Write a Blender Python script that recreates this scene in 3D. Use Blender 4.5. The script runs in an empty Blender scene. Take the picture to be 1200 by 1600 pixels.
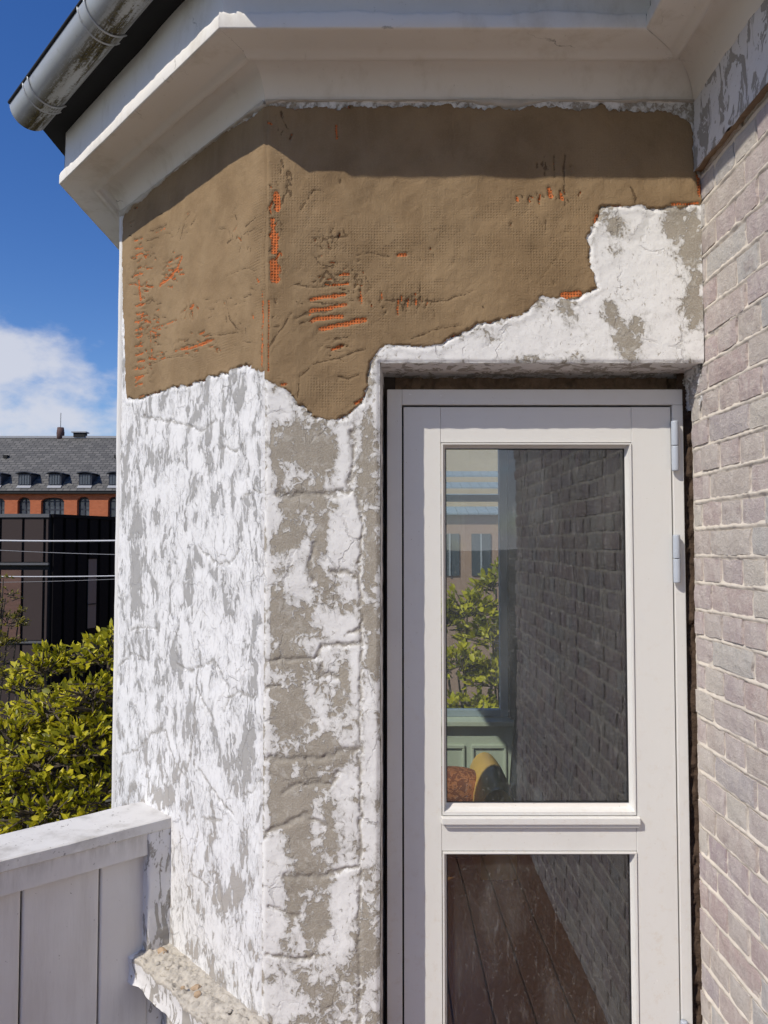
import bpy, bmesh, math, random
import numpy as np
from mathutils import Vector, Matrix
random.seed(7); rng = np.random.default_rng(7)
S = bpy.context.scene; COL = S.collection

# ------------------------------------------------------------------ camera, sky, sun, exposure
PITCH = math.radians(2.4)
cam_d = bpy.data.cameras.new('camera'); cam = bpy.data.objects.new('camera', cam_d); COL.objects.link(cam)
cam_d.sensor_fit = 'VERTICAL'; cam_d.sensor_height = 36; cam_d.sensor_width = 27
cam_d.lens = 27.0; cam_d.clip_start = 0.02; cam_d.clip_end = 2000
cam.location = (0, 0, 0); cam.rotation_euler = (math.pi/2 + PITCH, 0, 0)
S.camera = cam
S.render.resolution_x = 768; S.render.resolution_y = 1024

SUN_EL = math.radians(43.5)
TO_SUN = Vector((-0.73, -0.683, 0)).normalized() * math.cos(SUN_EL) + Vector((0, 0, math.sin(SUN_EL)))
sun_d = bpy.data.lights.new('sun', 'SUN'); sun = bpy.data.objects.new('sun', sun_d); COL.objects.link(sun)
sun_d.energy = 3.9; sun_d.angle = math.radians(0.53); sun_d.color = (1.0, 0.935, 0.825)
sun.rotation_euler = TO_SUN.to_track_quat('Z', 'Y').to_euler(); sun.location = (-6, -6, 9)

W = bpy.data.worlds.new('World'); S.world = W; W.use_nodes = True
wn = W.node_tree; wn.nodes.clear()
def WN(t, **k):
    n = wn.nodes.new(t)
    for a, b in k.items(): setattr(n, a, b)
    return n
sky = WN('ShaderNodeTexSky', sky_type='NISHITA', sun_disc=False)
sky.sun_elevation = SUN_EL; sky.sun_rotation = math.atan2(TO_SUN.x, TO_SUN.y)
sky.altitude = 0; sky.air_density = 1.0; sky.dust_density = 0.3; sky.ozone_density = 3.0
tc = WN('ShaderNodeTexCoord'); sep = WN('ShaderNodeSeparateXYZ'); wn.links.new(tc.outputs['Generated'], sep.inputs[0])
mp = WN('ShaderNodeMapping'); mp.inputs['Scale'].default_value = (1, 1, 1.7); mp.inputs['Location'].default_value = (0.42, 0.1, 0.3)
wn.links.new(tc.outputs['Generated'], mp.inputs[0])
nz = WN('ShaderNodeTexNoise'); nz.inputs['Scale'].default_value = 7.0; nz.inputs['Detail'].default_value = 8; nz.inputs['Roughness'].default_value = .56
wn.links.new(mp.outputs[0], nz.inputs['Vector'])
el = WN('ShaderNodeMapRange', interpolation_type='SMOOTHSTEP'); el.inputs[1].default_value = .345; el.inputs[2].default_value = .20; el.inputs[3].default_value = -.34; el.inputs[4].default_value = .15
wn.links.new(sep.outputs['Z'], el.inputs[0])
ad = WN('ShaderNodeMath', operation='ADD'); wn.links.new(nz.outputs['Fac'], ad.inputs[0]); wn.links.new(el.outputs[0], ad.inputs[1])
cm = WN('ShaderNodeMapRange', interpolation_type='SMOOTHSTEP'); cm.inputs[1].default_value = .48; cm.inputs[2].default_value = .70; cm.inputs[3].default_value = 0; cm.inputs[4].default_value = .9
wn.links.new(ad.outputs[0], cm.inputs[0])
hs = WN('ShaderNodeHueSaturation'); hs.inputs['Hue'].default_value = .515; hs.inputs['Saturation'].default_value = 1.30; hs.inputs['Value'].default_value = 1.22
wn.links.new(sky.outputs[0], hs.inputs['Color'])
mx = WN('ShaderNodeMix', data_type='RGBA'); wn.links.new(cm.outputs[0], mx.inputs[0]); wn.links.new(hs.outputs[0], mx.inputs[6])
mx.inputs[7].default_value = (6.3, 6.5, 7.3, 1)
bg = WN('ShaderNodeBackground'); bg.inputs['Strength'].default_value = 0.105
wn.links.new(mx.outputs[2], bg.inputs['Color'])
wo = WN('ShaderNodeOutputWorld'); wn.links.new(bg.outputs[0], wo.inputs[0])

S.view_settings.view_transform = 'Standard'; S.view_settings.look = 'None'
S.view_settings.exposure = 0.0; S.view_settings.gamma = 1.0; S.view_settings.use_curve_mapping = False
S.render.engine = 'CYCLES'
S.cycles.max_bounces = 6; S.cycles.transparent_max_bounces = 16; S.cycles.use_adaptive_sampling = True; S.cycles.adaptive_threshold = .03

# ------------------------------------------------------------------ survey: the wall planes measured from the photograph
D0 = 1.86
_F = np.array([0, math.cos(PITCH), math.sin(PITCH)]); _U = np.array([0, -math.sin(PITCH), math.cos(PITCH)]); _R = np.array([1., 0, 0])
def ray(x, y): return _F + (x-600)/1200*_R - (y-800)/1200*_U
def onY(x, y, Y): d = ray(x, y); return d*(Y/d[1])
def onZ(x, y, Z): d = ray(x, y); return d*(Z/d[2])
def onX(x, y, X): d = ray(x, y); return d*(X/d[0])
C1 = np.array([-.292, 1.86]); DC = np.array([-.669, .743]); NC = np.array([-.743, -.669]); LC = .861
C2 = C1 + DC*LC
def CW(s, p, z): q = C1 + DC*s + NC*p; return (q[0], q[1], z)      # a point by distance along the canted wall, distance out of it, height
def fr(x, y): q = onY(x, y, D0); return (q[0]-C1[0], q[2])         # front wall coordinates (u, z)
def ca(x, y):                                                      # canted wall coordinates (u, z)
    d = ray(x, y); n3 = np.array([NC[0], NC[1], 0]); t = (n3[:2] @ C1)/(n3 @ d); q = d*t
    return (float((q[:2]-C1) @ DC), float(q[2]))

# ------------------------------------------------------------------ object helpers
def tag(o, label=None, cat=None, group=None, kind=None):
    if label: o['label'] = label
    if cat: o['category'] = cat
    if group: o['group'] = group
    if kind: o['kind'] = kind
    return o
def empty(name, loc, label, cat, group=None):
    o = bpy.data.objects.new(name, None); COL.objects.link(o); o.location = loc; o.empty_display_size = .1
    return tag(o, label, cat, group)
def setparent(o, parent):
    if parent is None: return
    o.parent = parent
    t = Vector((0, 0, 0)); q = parent
    while q is not None:
        t += Vector(q.location); q = q.parent
        if q is not None: break
    if parent.type == 'EMPTY': o.matrix_parent_inverse = Matrix.Translation(-Vector(parent.location))
def obj(name, me, parent=None, mat=None):
    if mat is not None: me.materials.append(mat)
    o = bpy.data.objects.new(name, me); COL.objects.link(o); setparent(o, parent); return o
def pymesh(name, verts, faces, mat=None, parent=None, smooth=False):
    me = bpy.data.meshes.new(name); me.from_pydata([tuple(map(float, v)) for v in verts], [], [tuple(map(int, f)) for f in faces]); me.update()
    if smooth: me.polygons.foreach_set('use_smooth', [True]*len(me.polygons))
    return obj(name, me, parent, mat)
def npmesh(name, V, Q, mat=None, parent=None, smooth=True, attrs=None, idx=None):
    """V (n,3), Q (m,4) quads; unused vertices are dropped"""
    used = np.unique(Q.ravel()); remap = -np.ones(len(V), int); remap[used] = np.arange(len(used))
    V2 = V[used]; Q2 = remap[Q]
    me = bpy.data.meshes.new(name)
    me.vertices.add(len(V2)); me.vertices.foreach_set('co', V2.astype(np.float32).ravel())
    me.loops.add(Q2.size); me.loops.foreach_set('vertex_index', Q2.ravel().astype(np.int32))
    me.polygons.add(len(Q2)); me.polygons.foreach_set('loop_start', np.arange(0, Q2.size, 4, dtype=np.int32))
    me.update(calc_edges=True); me.polygons.foreach_set('use_smooth', np.full(len(Q2), smooth))
    for k, a in (attrs or {}).items():
        a = np.asarray(a)[used]
        if a.ndim == 2:
            at = me.attributes.new(k, 'FLOAT_VECTOR', 'POINT'); at.data.foreach_set('vector', a.astype(np.float32).ravel())
        else:
            at = me.attributes.new(k, 'FLOAT', 'POINT'); at.data.foreach_set('value', a.astype(np.float32))
    me.validate(); me.update()
    return obj(name, me, parent, mat)
def gridquads(nu, nv):
    i = np.arange(nu-1)[:, None]; j = np.arange(nv-1)[None, :]
    a = (i*nv+j); return np.stack([a, a+nv, a+nv+1, a+1], -1).reshape(-1, 4)
def bm_box(bm, x0, x1, y0, y1, z0, z1):
    vs = [bm.verts.new((x, y, z)) for x in (x0, x1) for y in (y0, y1) for z in (z0, z1)]
    for f in ((0,1,3,2), (4,6,7,5), (0,4,5,1), (2,3,7,6), (0,2,6,4), (1,5,7,3)): bm.faces.new([vs[k] for k in f])
    return vs
def box(name, x0, x1, y0, y1, z0, z1, mat, parent=None, bev=.0015, seg=2, xf=None):
    bm = bmesh.new(); bm_box(bm, x0, x1, y0, y1, z0, z1)
    if bev: bmesh.ops.bevel(bm, geom=bm.edges[:], offset=bev, segments=seg, affect='EDGES', profile=.6)
    bmesh.ops.recalc_face_normals(bm, faces=bm.faces[:])
    if xf:
        for v in bm.verts: v.co = xf(v.co)
    me = bpy.data.meshes.new(name); bm.to_mesh(me); bm.free()
    return obj(name, me, parent, mat)
def cxf(v): return Vector(CW(v.x, v.y, v.z))                 # box axes: along the canted wall, out of it, up
def tube(name, pts, r, mat, parent=None, n=10, caps=True, smooth=True):
    pts = [Vector(p) for p in pts]; rs = r if hasattr(r, '__len__') else [r]*len(pts)
    V = []; Fc = []; up0 = None
    for i, p in enumerate(pts):
        t = (pts[min(i+1, len(pts)-1)] - pts[max(i-1, 0)]).normalized()
        a = t.orthogonal().normalized() if up0 is None else (up0 - t*up0.dot(t)).normalized()
        up0 = a; b = t.cross(a)
        for k in range(n):
            g = 2*math.pi*k/n; V.append(p + (a*math.cos(g) + b*math.sin(g))*rs[i])
    for i in range(len(pts)-1):
        for k in range(n): Fc.append((i*n+k, i*n+(k+1) % n, (i+1)*n+(k+1) % n, (i+1)*n+k))
    if caps: Fc.append(tuple(range(n))[::-1]); Fc.append(tuple(range((len(pts)-1)*n, len(pts)*n)))
    return pymesh(name, V, Fc, mat, parent, smooth)

# ------------------------------------------------------------------ numpy noise
def _h(ix, iy, seed):
    n = (ix.astype(np.int64)*374761393 + iy.astype(np.int64)*668265263 + seed*1274126177) & 0x7fffffff
    n = ((n ^ (n >> 13))*1274126177) & 0x7fffffff; n = n ^ (n >> 16)
    return (n & 0xffff)/65535.0
def vn(x, y, seed=0):
    ix = np.floor(x); iy = np.floor(y); fx = x-ix; fy = y-iy; fx = fx*fx*(3-2*fx); fy = fy*fy*(3-2*fy)
    a = _h(ix, iy, seed); b = _h(ix+1, iy, seed); c = _h(ix, iy+1, seed); d = _h(ix+1, iy+1, seed)
    return (a*(1-fx)+b*fx)*(1-fy) + (c*(1-fx)+d*fx)*fy
def fbm(x, y, o=4, seed=0):
    x = np.asarray(x, float); y = np.asarray(y, float) + 0*x; s = 0; a = .5; t = 0
    for k in range(o): s = s + a*vn(x, y, seed+k*17); t += a; a *= .5; x = x*2.03+3.1; y = y*2.03+1.7
    return s/t
def sst(a, b, x): t = np.clip((x-a)/(b-a), 0, 1); return t*t*(3-2*t)
def segd(U, Z, pts):
    d = np.full(U.shape, 1e9)
    for (a, b), (c, e) in zip(pts[:-1], pts[1:]):
        vx, vy = c-a, e-b; L = vx*vx+vy*vy+1e-12
        t = np.clip(((U-a)*vx+(Z-b)*vy)/L, 0, 1); d = np.minimum(d, np.hypot(U-a-t*vx, Z-b-t*vy))
    return d
def inpoly(U, Z, P):
    r = np.zeros(U.shape, bool); n = len(P)
    for i in range(n):
        (x0, y0), (x1, y1) = P[i], P[(i+1) % n]
        c = ((y0 > Z) != (y1 > Z))
        xi = (x1-x0)*(Z-y0)/((y1-y0) if abs(y1-y0) > 1e-9 else 1e-9)+x0
        r ^= c & (U < xi)
    return r

# ------------------------------------------------------------------ materials
class NT:
    def __init__(s, name):
        s.m = bpy.data.materials.new(name); s.m.use_nodes = True; s.t = s.m.node_tree; s.t.nodes.clear()
        s.out = s.n('ShaderNodeOutputMaterial'); s.b = s.n('ShaderNodeBsdfPrincipled'); s.l(s.b.outputs[0], s.out.inputs[0])
    def n(s, t, **k):
        q = s.t.nodes.new(t)
        for a, b in k.items(): setattr(q, a, b)
        return q
    def l(s, a, b): s.t.links.new(a, b)
    def put(s, sock, v):
        if hasattr(v, 'is_output') or isinstance(v, bpy.types.NodeSocket): s.l(v, sock)
        elif v is not None:
            if hasattr(sock.default_value, '__len__') and hasattr(v, '__len__') and len(v) == 3 and len(sock.default_value) == 4: v = (*v, 1)
            sock.default_value = v
    def math(s, op, a, b=None, c=None, clamp=False):
        q = s.n('ShaderNodeMath', operation=op); q.use_clamp = clamp; s.put(q.inputs[0], a)
        if b is not None: s.put(q.inputs[1], b)
        if c is not None: s.put(q.inputs[2], c)
        return q.outputs[0]
    def attr(s, name, vec=False):
        q = s.n('ShaderNodeAttribute'); q.attribute_name = name; return q.outputs['Vector' if vec else 'Fac']
    def obco(s): return s.n('ShaderNodeTexCoord').outputs['Object']
    def geo(s): return s.n('ShaderNodeNewGeometry').outputs['Position']
    def map(s, v, scale=(1, 1, 1), loc=(0, 0, 0), rot=(0, 0, 0)):
        q = s.n('ShaderNodeMapping'); s.put(q.inputs[0], v); q.inputs['Scale'].default_value = scale; q.inputs['Location'].default_value = loc; q.inputs['Rotation'].default_value = rot
        return q.outputs[0]
    def noise(s, v, scale, det=4, rough=.55, dist=0, col=False):
        q = s.n('ShaderNodeTexNoise'); s.put(q.inputs['Vector'], v); q.inputs['Scale'].default_value = scale; q.inputs['Detail'].default_value = det
        q.inputs['Roughness'].default_value = rough; q.inputs['Distortion'].default_value = dist
        return q.outputs['Color' if col else 'Fac']
    def voro(s, v, scale, feat='F1', out='Distance', rnd=1):
        q = s.n('ShaderNodeTexVoronoi', feature=feat); s.put(q.inputs['Vector'], v); q.inputs['Scale'].default_value = scale; q.inputs['Randomness'].default_value = rnd
        return q.outputs[out]
    def step(s, x, a, b, lo=0., hi=1.):
        q = s.n('ShaderNodeMapRange', interpolation_type='SMOOTHSTEP'); s.put(q.inputs[0], x)
        for k, v in zip((1, 2, 3, 4), (a, b, lo, hi)): s.put(q.inputs[k], v)
        return q.outputs[0]
    def mix(s, f, a, b, blend='MIX'):
        q = s.n('ShaderNodeMix', data_type='RGBA', blend_type=blend); s.put(q.inputs[0], f); s.put(q.inputs[6], a); s.put(q.inputs[7], b); return q.outputs[2]
    def fmix(s, f, a, b):
        q = s.n('ShaderNodeMix', data_type='FLOAT'); s.put(q.inputs[0], f); s.put(q.inputs[2], a); s.put(q.inputs[3], b); return q.outputs[0]
    def vmath(s, op, a, b):
        q = s.n('ShaderNodeVectorMath', operation=op); s.put(q.inputs[0], a); s.put(q.inputs[1], b); return q.outputs[0]
    def sep(s, v):
        q = s.n('ShaderNodeSeparateXYZ'); s.l(v, q.inputs[0]); return q.outputs
    def bump(s, h, dist=.002, st=1., nrm=None):
        q = s.n('ShaderNodeBump'); s.put(q.inputs['Height'], h); q.inputs['Distance'].default_value = dist; q.inputs['Strength'].default_value = st
        if nrm is not None: s.l(nrm, q.inputs['Normal'])
        return q.outputs[0]
    def done(s, col=None, rough=.7, nrm=None, metal=0, spec=None):
        if col is not None: s.put(s.b.inputs['Base Color'], col)
        s.put(s.b.inputs['Roughness'], rough); s.b.inputs['Metallic'].default_value = metal
        if spec is not None: s.b.inputs['Specular IOR Level'].default_value = spec
        if nrm is not None: s.l(nrm, s.b.inputs['Normal'])
        return s.m
def simple(name, col, rough=.6, var=.12, scale=8, bump=.3, bscale=60, metal=0, spec=None, bd=.001):
    t = NT(name); p = t.geo(); n = t.noise(p, scale, 5)
    c = t.mix(n, tuple(v*(1-var) for v in col), tuple(min(1, v*(1+var)) for v in col))
    return t.done(c, rough, t.bump(t.noise(p, bscale, 4), bd, bump), metal, spec)

def plaster_mat(name, canted):
    t = NT(name); P = t.attr('wc', True); fine = t.noise(P, 260, 3, .6); mid = t.noise(P, 70, 4, .6)
    bare = t.attr('bare'); crack = t.attr('crack')
    wv = t.vmath('SCALE', t.vmath('SUBTRACT', t.noise(P, 9, 3, .5, 0, True), (.5, .5, .5)), None) if False else None
    warp = t.n('ShaderNodeVectorMath', operation='MULTIPLY_ADD'); t.l(t.noise(P, 22, 3, .6, 0, True), warp.inputs[0])
    warp.inputs[1].default_value = (.030, .045, 0) if canted else (.03, .03, 0); t.l(P, warp.inputs[2]); Q = warp.outputs[0]
    if canted:
        n1 = t.noise(t.map(Q, (1, .46, 1)), 19, 5, .56, .8); n2 = t.noise(t.map(Q, (1, .42, 1), (3, 1, 0)), 48, 5, .60, 1.3)
        m = t.math('ADD', t.math('MULTIPLY', n1, .60), t.math('MULTIPLY', n2, .48))
        m = t.math('SUBTRACT', m, t.math('MULTIPLY', bare, .72))
        paint = t.step(m, .470, .484); tone = t.step(m, .475, .575)
        sc = t.noise(t.map(Q, (1, .36, 1), (7, 2, 0)), 40, 5, .62, 1.8)
        scr = t.step(t.math('ABSOLUTE', t.math('SUBTRACT', sc, .52)), .013, .003)
        s2 = t.noise(t.map(Q, (1, .22, 1), (1, 5, 0)), 105, 4, .65, 1.0); scr = t.math('MAXIMUM', scr, t.step(s2, .63, .66))
        scr = t.math('MULTIPLY', scr, t.step(t.noise(P, 12, 3), .40, .58))
    else:
        n1 = t.noise(Q, 16, 5, .62, .5); n2 = t.noise(t.map(Q, (1, .8, 1), (3, 1, 0)), 75, 5, .65, .5)
        m = t.math('ADD', t.math('MULTIPLY', n1, .55), t.math('MULTIPLY', n2, .45))
        m = t.math('SUBTRACT', m, bare)
        paint = t.step(m, .448, .476); tone = t.step(m, .46, .58)
        sc = t.noise(t.map(Q, (1, .5, 1), (7, 2, 0), (0, 0, .7)), 110, 4, .65, 1.0)
        scr = t.step(sc, .62, .68)
    edge = t.math('MULTIPLY', t.step(t.math('ABSOLUTE', t.math('SUBTRACT', m, .484 if canted else .488)), .009, .003), t.step(t.noise(P, 33, 3), .42, .6))  # thin dark line along paint edges: edge shade and dirt painted into the colour
    paint = t.math('MULTIPLY', paint, t.math('SUBTRACT', 1.0, t.math('MULTIPLY', crack, t.step(mid, .38, .5))))
    paint2 = t.math('MULTIPLY', paint, t.math('SUBTRACT', 1.0, t.math('MULTIPLY', scr, .75)))
    if canted:
        grey = t.mix(t.step(t.sep(P)[1], -.35, -.95), (.37, .36, .345), (.41, .365, .315))
        grey = t.mix(t.math('MULTIPLY', t.noise(P, 5, 3), .6), grey, (.36, .355, .35)); w0, w1 = (.57, .565, .56), (.745, .74, .735)
    else:
        grey = t.mix(t.noise(P, 6, 4), (.26, .23, .185), (.42, .375, .31)); grey = t.mix(t.math('MULTIPLY', t.step(t.noise(Q, 46, 5, .65, .8), .52, .66), .55), grey, (.54, .515, .47)); grey = t.mix(t.math('MULTIPLY', t.step(t.noise(Q, 30, 5, .65), .55, .68), .5), grey, (.24, .215, .175)); w0, w1 = (.60, .585, .555), (.78, .77, .75)
    grey = t.mix(t.math('MULTIPLY', t.step(fine, .45, .68), .55), grey, (.47, .44, .385) if not canted else (.40, .395, .39))
    grey = t.mix(t.math('MULTIPLY', crack, .45), grey, (.27, .25, .22))
    white = t.mix(tone, w0, w1); white = t.mix(t.math('MULTIPLY', t.step(mid, .50, .75), .40), white, (.62, .61, .60))
    vq = t.n('ShaderNodeVectorMath', operation='MULTIPLY_ADD'); t.l(t.noise(P, 30, 4, .6, 0, True), vq.inputs[0]); vq.inputs[1].default_value = (.045, .055, 0); t.l(P, vq.inputs[2])
    net = t.step(t.voro(t.map(vq.outputs[0], (1, .62, 1)), 15 if canted else 8, 'DISTANCE_TO_EDGE'), .022, .006)
    net = t.math('MULTIPLY', net, t.step(t.noise(P, 8, 3), .42, .60, 0., .62))
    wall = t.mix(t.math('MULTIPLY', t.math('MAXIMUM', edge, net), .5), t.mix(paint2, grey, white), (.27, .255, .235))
    # brown render over orange mesh
    sdf = t.attr('tan'); tm = t.step(t.math('ADD', sdf, t.math('MULTIPLY', t.math('SUBTRACT', mid, .5), .010)), -.0005, .0005)
    x, z, _ = t.sep(P); per = math.pi/.0070
    sx = t.math('ABSOLUTE', t.math('SINE', t.math('MULTIPLY', x, per))); sz = t.math('ABSOLUTE', t.math('SINE', t.math('MULTIPLY', z, per)))
    hole = t.math('MULTIPLY', t.step(sx, .55, .85), t.step(sz, .55, .85))
    gm = t.math('MULTIPLY', t.attr('gridm'), t.step(t.noise(P, 28, 4), .38, .62))
    tn_dark = None; orr = t.attr('orange'); om = t.step(t.math('ADD', orr, t.math('MULTIPLY', t.math('SUBTRACT', t.noise(P, 95, 5, .7), .5), 1.6)), .42, .52)
    om = t.math('MULTIPLY', om, t.step(orr, .08, .2))
    gouge = t.attr('gouge'); gg = t.math('MULTIPLY', t.step(t.math('ADD', gouge, t.math('MULTIPLY', t.math('SUBTRACT', t.noise(P, 230, 3, .65), .5), 1.2)), .55, .7), t.step(gouge, .05, .2))
    tn = t.mix(t.step(t.noise(P, 7, 4), .3, .7), (.212, .142, .076), (.285, .196, .108))
    tn = t.mix(t.math('MULTIPLY', t.step(fine, .45, .75), .35), tn, (.32, .227, .132))
    tn = t.mix(t.math('MULTIPLY', t.step(t.noise(P, 13, 5, .6), .56, .72), .30), tn, (.20, .13, .068))
    damp = t.step(t.noise(t.map(P, (1, .45, 1), (0, 0, 0), (0, 0, .5)), 6, 5, .62, .7), .46, .60); tn = t.mix(t.math('MULTIPLY', damp, .35), tn, (.315, .226, .13))
    tn = t.mix(t.math('MULTIPLY', gg, .7), tn, (.09, .055, .03)); tn = t.mix(t.math('MULTIPLY', t.math('MULTIPLY', hole, gm), .35), tn, (.15, .095, .05))
    orng = t.mix(hole, (.60, .165, .048), (.20, .065, .025))
    orng = t.mix(t.math('MULTIPLY', t.step(t.noise(P, 90, 3), .5, .7), .5), orng, (.33, .17, .085))
    tn = t.mix(om, tn, orng)
    col = t.mix(tm, wall, tn)
    hw = t.math('ADD', t.math('MULTIPLY', paint, .55), t.math('MULTIPLY', paint2, .30))
    hw = t.math('SUBTRACT', hw, t.math('MULTIPLY', net, .9)); hw = t.math('ADD', hw, t.math('MULTIPLY', mid, .5)); hw = t.math('ADD', hw, t.math('MULTIPLY', fine, t.fmix(paint, .75, .2)))
    ht = t.math('ADD', t.math('MULTIPLY', t.noise(P, 34, 5, .66, .8), 1.1), t.math('MULTIPLY', fine, .55))
    ht = t.math('ADD', ht, t.math('MULTIPLY', t.noise(t.map(P, (1, .13, 1), (2, 0, 0), (0, 0, 1.1)), 42, 4, .6, .4), .9)); ht = t.math('SUBTRACT', ht, t.math('MULTIPLY', t.math('MULTIPLY', hole, gm), 1.25))
    ht = t.math('SUBTRACT', ht, t.math('MULTIPLY', gg, 1.2)); ht = t.math('SUBTRACT', ht, t.math('MULTIPLY', om, t.math('ADD', .7, t.math('MULTIPLY', hole, .8))))
    h = t.fmix(tm, hw, ht)
    return t.done(col, .9, t.bump(h, .0024, .85), 0, .2)

M = {}
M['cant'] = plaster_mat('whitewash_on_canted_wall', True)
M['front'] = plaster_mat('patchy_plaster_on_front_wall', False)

def white_paint(name, col=(.80, .79, .76), dirt=.12, rough=.45, bump=.12):
    t = NT(name); p = t.geo()
    d = t.step(t.noise(p, 3.2, 6, .6), .45, .8); sp = t.step(t.noise(p, 160, 2, .5), .70, .76)
    c = t.mix(t.math('MULTIPLY', d, dirt*2.0), col, tuple(v*.80 for v in col)); c = t.mix(t.math('MULTIPLY', sp, dirt*2.5), c, (.25, .22, .18))
    return t.done(c, t.step(t.noise(p, 30, 3), .3, .7, rough-.08, rough+.1), t.bump(t.noise(p, 26, 5), .0012, bump), 0, .35)
def door_mat():
    t = NT('door_white_paint'); p = t.geo(); base = (.70, .69, .66)
    d = t.step(t.noise(t.map(p, (1, 1, .25)), 5, 5, .65), .48, .75); z = t.sep(p)[2]
    c = t.mix(t.math('MULTIPLY', d, .22), base, (.56, .54, .50))
    dust = t.math('MULTIPLY', t.step(t.noise(p, 46, 5, .7), .52, .72), t.step(z, .0, -1.3, .12, .40)); c = t.mix(dust, c, (.60, .53, .44))
    sp = t.math('MULTIPLY', t.step(t.noise(p, 150, 3, .6), .70, .74), t.step(t.noise(p, 7, 3), .50, .62)); c = t.mix(t.math('MULTIPLY', sp, .75), c, (.33, .27, .20))
    sp2 = t.math('MULTIPLY', t.step(t.noise(p, 105, 3, .6), .71, .74), t.step(t.noise(p, 5, 2), .5, .6)); c = t.mix(t.math('MULTIPLY', sp2, .8), c, (.84, .83, .81))
    br = t.noise(t.map(p, (30, 30, 1)), 7, 4, .6)
    return t.done(c, t.step(t.noise(p, 24, 4), .3, .7, .34, .52), t.bump(t.math('ADD', t.math('MULTIPLY', br, .5), t.math('ADD', t.noise(p, 20, 4), sp2)), .0010, .22), 0, .35)
M['door'] = door_mat()
M['sill'] = white_paint('dusty_sill_paint', (.70, .66, .61), .35, .7, .5)
def rail_mat():
    t = NT('railing_white_paint'); p = t.geo()
    d = t.step(t.noise(t.map(p, (1, 1, .12)), 9, 6, .68), .46, .72); g = t.step(t.noise(p, 4, 5, .6), .42, .70); z = t.sep(p)[2]
    c = t.mix(t.math('MULTIPLY', d, .40), (.72, .70, .67), (.50, .465, .42)); c = t.mix(t.math('MULTIPLY', g, .25), c, (.55, .50, .47))
    c = t.mix(t.math('MULTIPLY', t.math('MULTIPLY', t.step(z, -.87, -.80), t.step(t.noise(t.map(p, (1, 1, .2)), 14, 5, .7), .46, .60)), .45), c, (.40, .38, .35))
    sp = t.step(t.noise(p, 85, 4, .65), .69, .73); c = t.mix(t.math('MULTIPLY', sp, .7), c, (.16, .13, .11))
    return t.done(c, .6, t.bump(t.math('ADD', t.noise(t.map(p, (6, 6, 1)), 12, 5), t.math('MULTIPLY', sp, -.5)), .0018, .4), 0, .3)
M['rail'] = rail_mat()
def cap_mat():
    t = NT('weathered_cap_paint'); p = t.geo()
    d = t.step(t.noise(p, 9, 6, .65), .45, .75); sp = t.step(t.noise(p, 95, 3, .6), .62, .67); sp2 = t.step(t.noise(p, 14, 4), .45, .62)
    c = t.mix(d, (.66, .645, .62), (.44, .42, .39)); c = t.mix(t.math('MULTIPLY', sp, sp2), c, (.13, .11, .09))
    return t.done(c, .7, t.bump(t.math('ADD', t.noise(p, 40, 5), t.math('MULTIPLY', sp, -.4)), .0015, .5), 0, .3)
M['cap'] = cap_mat()
def cornice_mat():
    t = NT('cornice_paint'); p = t.geo()
    c = t.mix(t.noise(p, 6, 5, .6), (.73, .695, .635), (.80, .77, .715))
    hair = t.math('SUBTRACT', 1.0, t.step(t.voro(t.vmath('ADD', p, t.map(t.noise(p, 12, 4, .6, 0, True), (.09, .09, .09))), 3.2, 'DISTANCE_TO_EDGE'), .0015, .006))
    hair = t.math('MULTIPLY', hair, t.step(t.noise(p, 5, 2), .55, .66))
    st = t.step(t.noise(t.map(p, (1, 1, .5)), 8, 6, .68), .50, .70)
    c = t.mix(t.math('MULTIPLY', st, .5), c, (.55, .50, .42)); c = t.mix(t.math('MULTIPLY', t.step(t.noise(p, 60, 5, .7), .64, .74), .45), c, (.36, .32, .26)); c = t.mix(t.math('MULTIPLY', hair, .7), c, (.22, .20, .17))
    return t.done(c, .6, t.bump(t.math('SUBTRACT', t.math('ADD', t.noise(p, 18, 5), t.math('MULTIPLY', t.noise(p, 120, 3), .25)), t.math('MULTIPLY', hair, .5)), .002, .35), 0, .25)
M['cornice'] = cornice_mat()
def oldplaster():
    t = NT('peeling_grey_white_plaster'); p = t.geo(); q = t.map(p, (1, 1, .45)); n = t.noise(q, 22, 7, .65, .9)
    m = t.step(n, .455, .475); c = t.mix(m, (.36, .34, .31), (.70, .69, .685)); c = t.mix(t.step(t.noise(p, 60, 4), .62, .72), c, (.30, .27, .23))
    return t.done(c, .85, t.bump(t.math('ADD', m, t.noise(p, 90, 4)), .002, .6), 0, .2)
M['oldplaster'] = oldplaster()
M['lip'] = simple('broken_plaster_edge', (.50, .46, .40), .9, .3, 25, .8, 120, bd=.002, spec=.1)
M['rubble'] = simple('crumbling_lime_mortar', (.47, .435, .38), .95, .35, 45, 1.0, 160, bd=.003, spec=.1)
M['stone'] = simple('buff_stone_fragment', (.42, .31, .21), .95, .3, 40, .8, 150, bd=.002, spec=.1)
M['filler'] = simple('dark_crumbled_joint_filling', (.27, .195, .135), .95, .5, 35, 1.0, 130, bd=.004, spec=.1)
M['packing'] = simple('dark_brown_joint_packing', (.085, .058, .042), .95, .5, 35, 1.0, 130, bd=.004, spec=.1)
M['gap'] = simple('dark_joint', (.07, .055, .045), .9, .3, 30)
M['dark'] = simple('dark_eave_felt', (.005, .005, .0055), .9, .2)
M['hinge'] = simple('galvanised_hinge', (.42, .46, .52), .45, .06, 20, .05, 100, metal=.0)
M['rubber'] = simple('black_seal', (.012, .012, .012), .6, .1)

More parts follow.
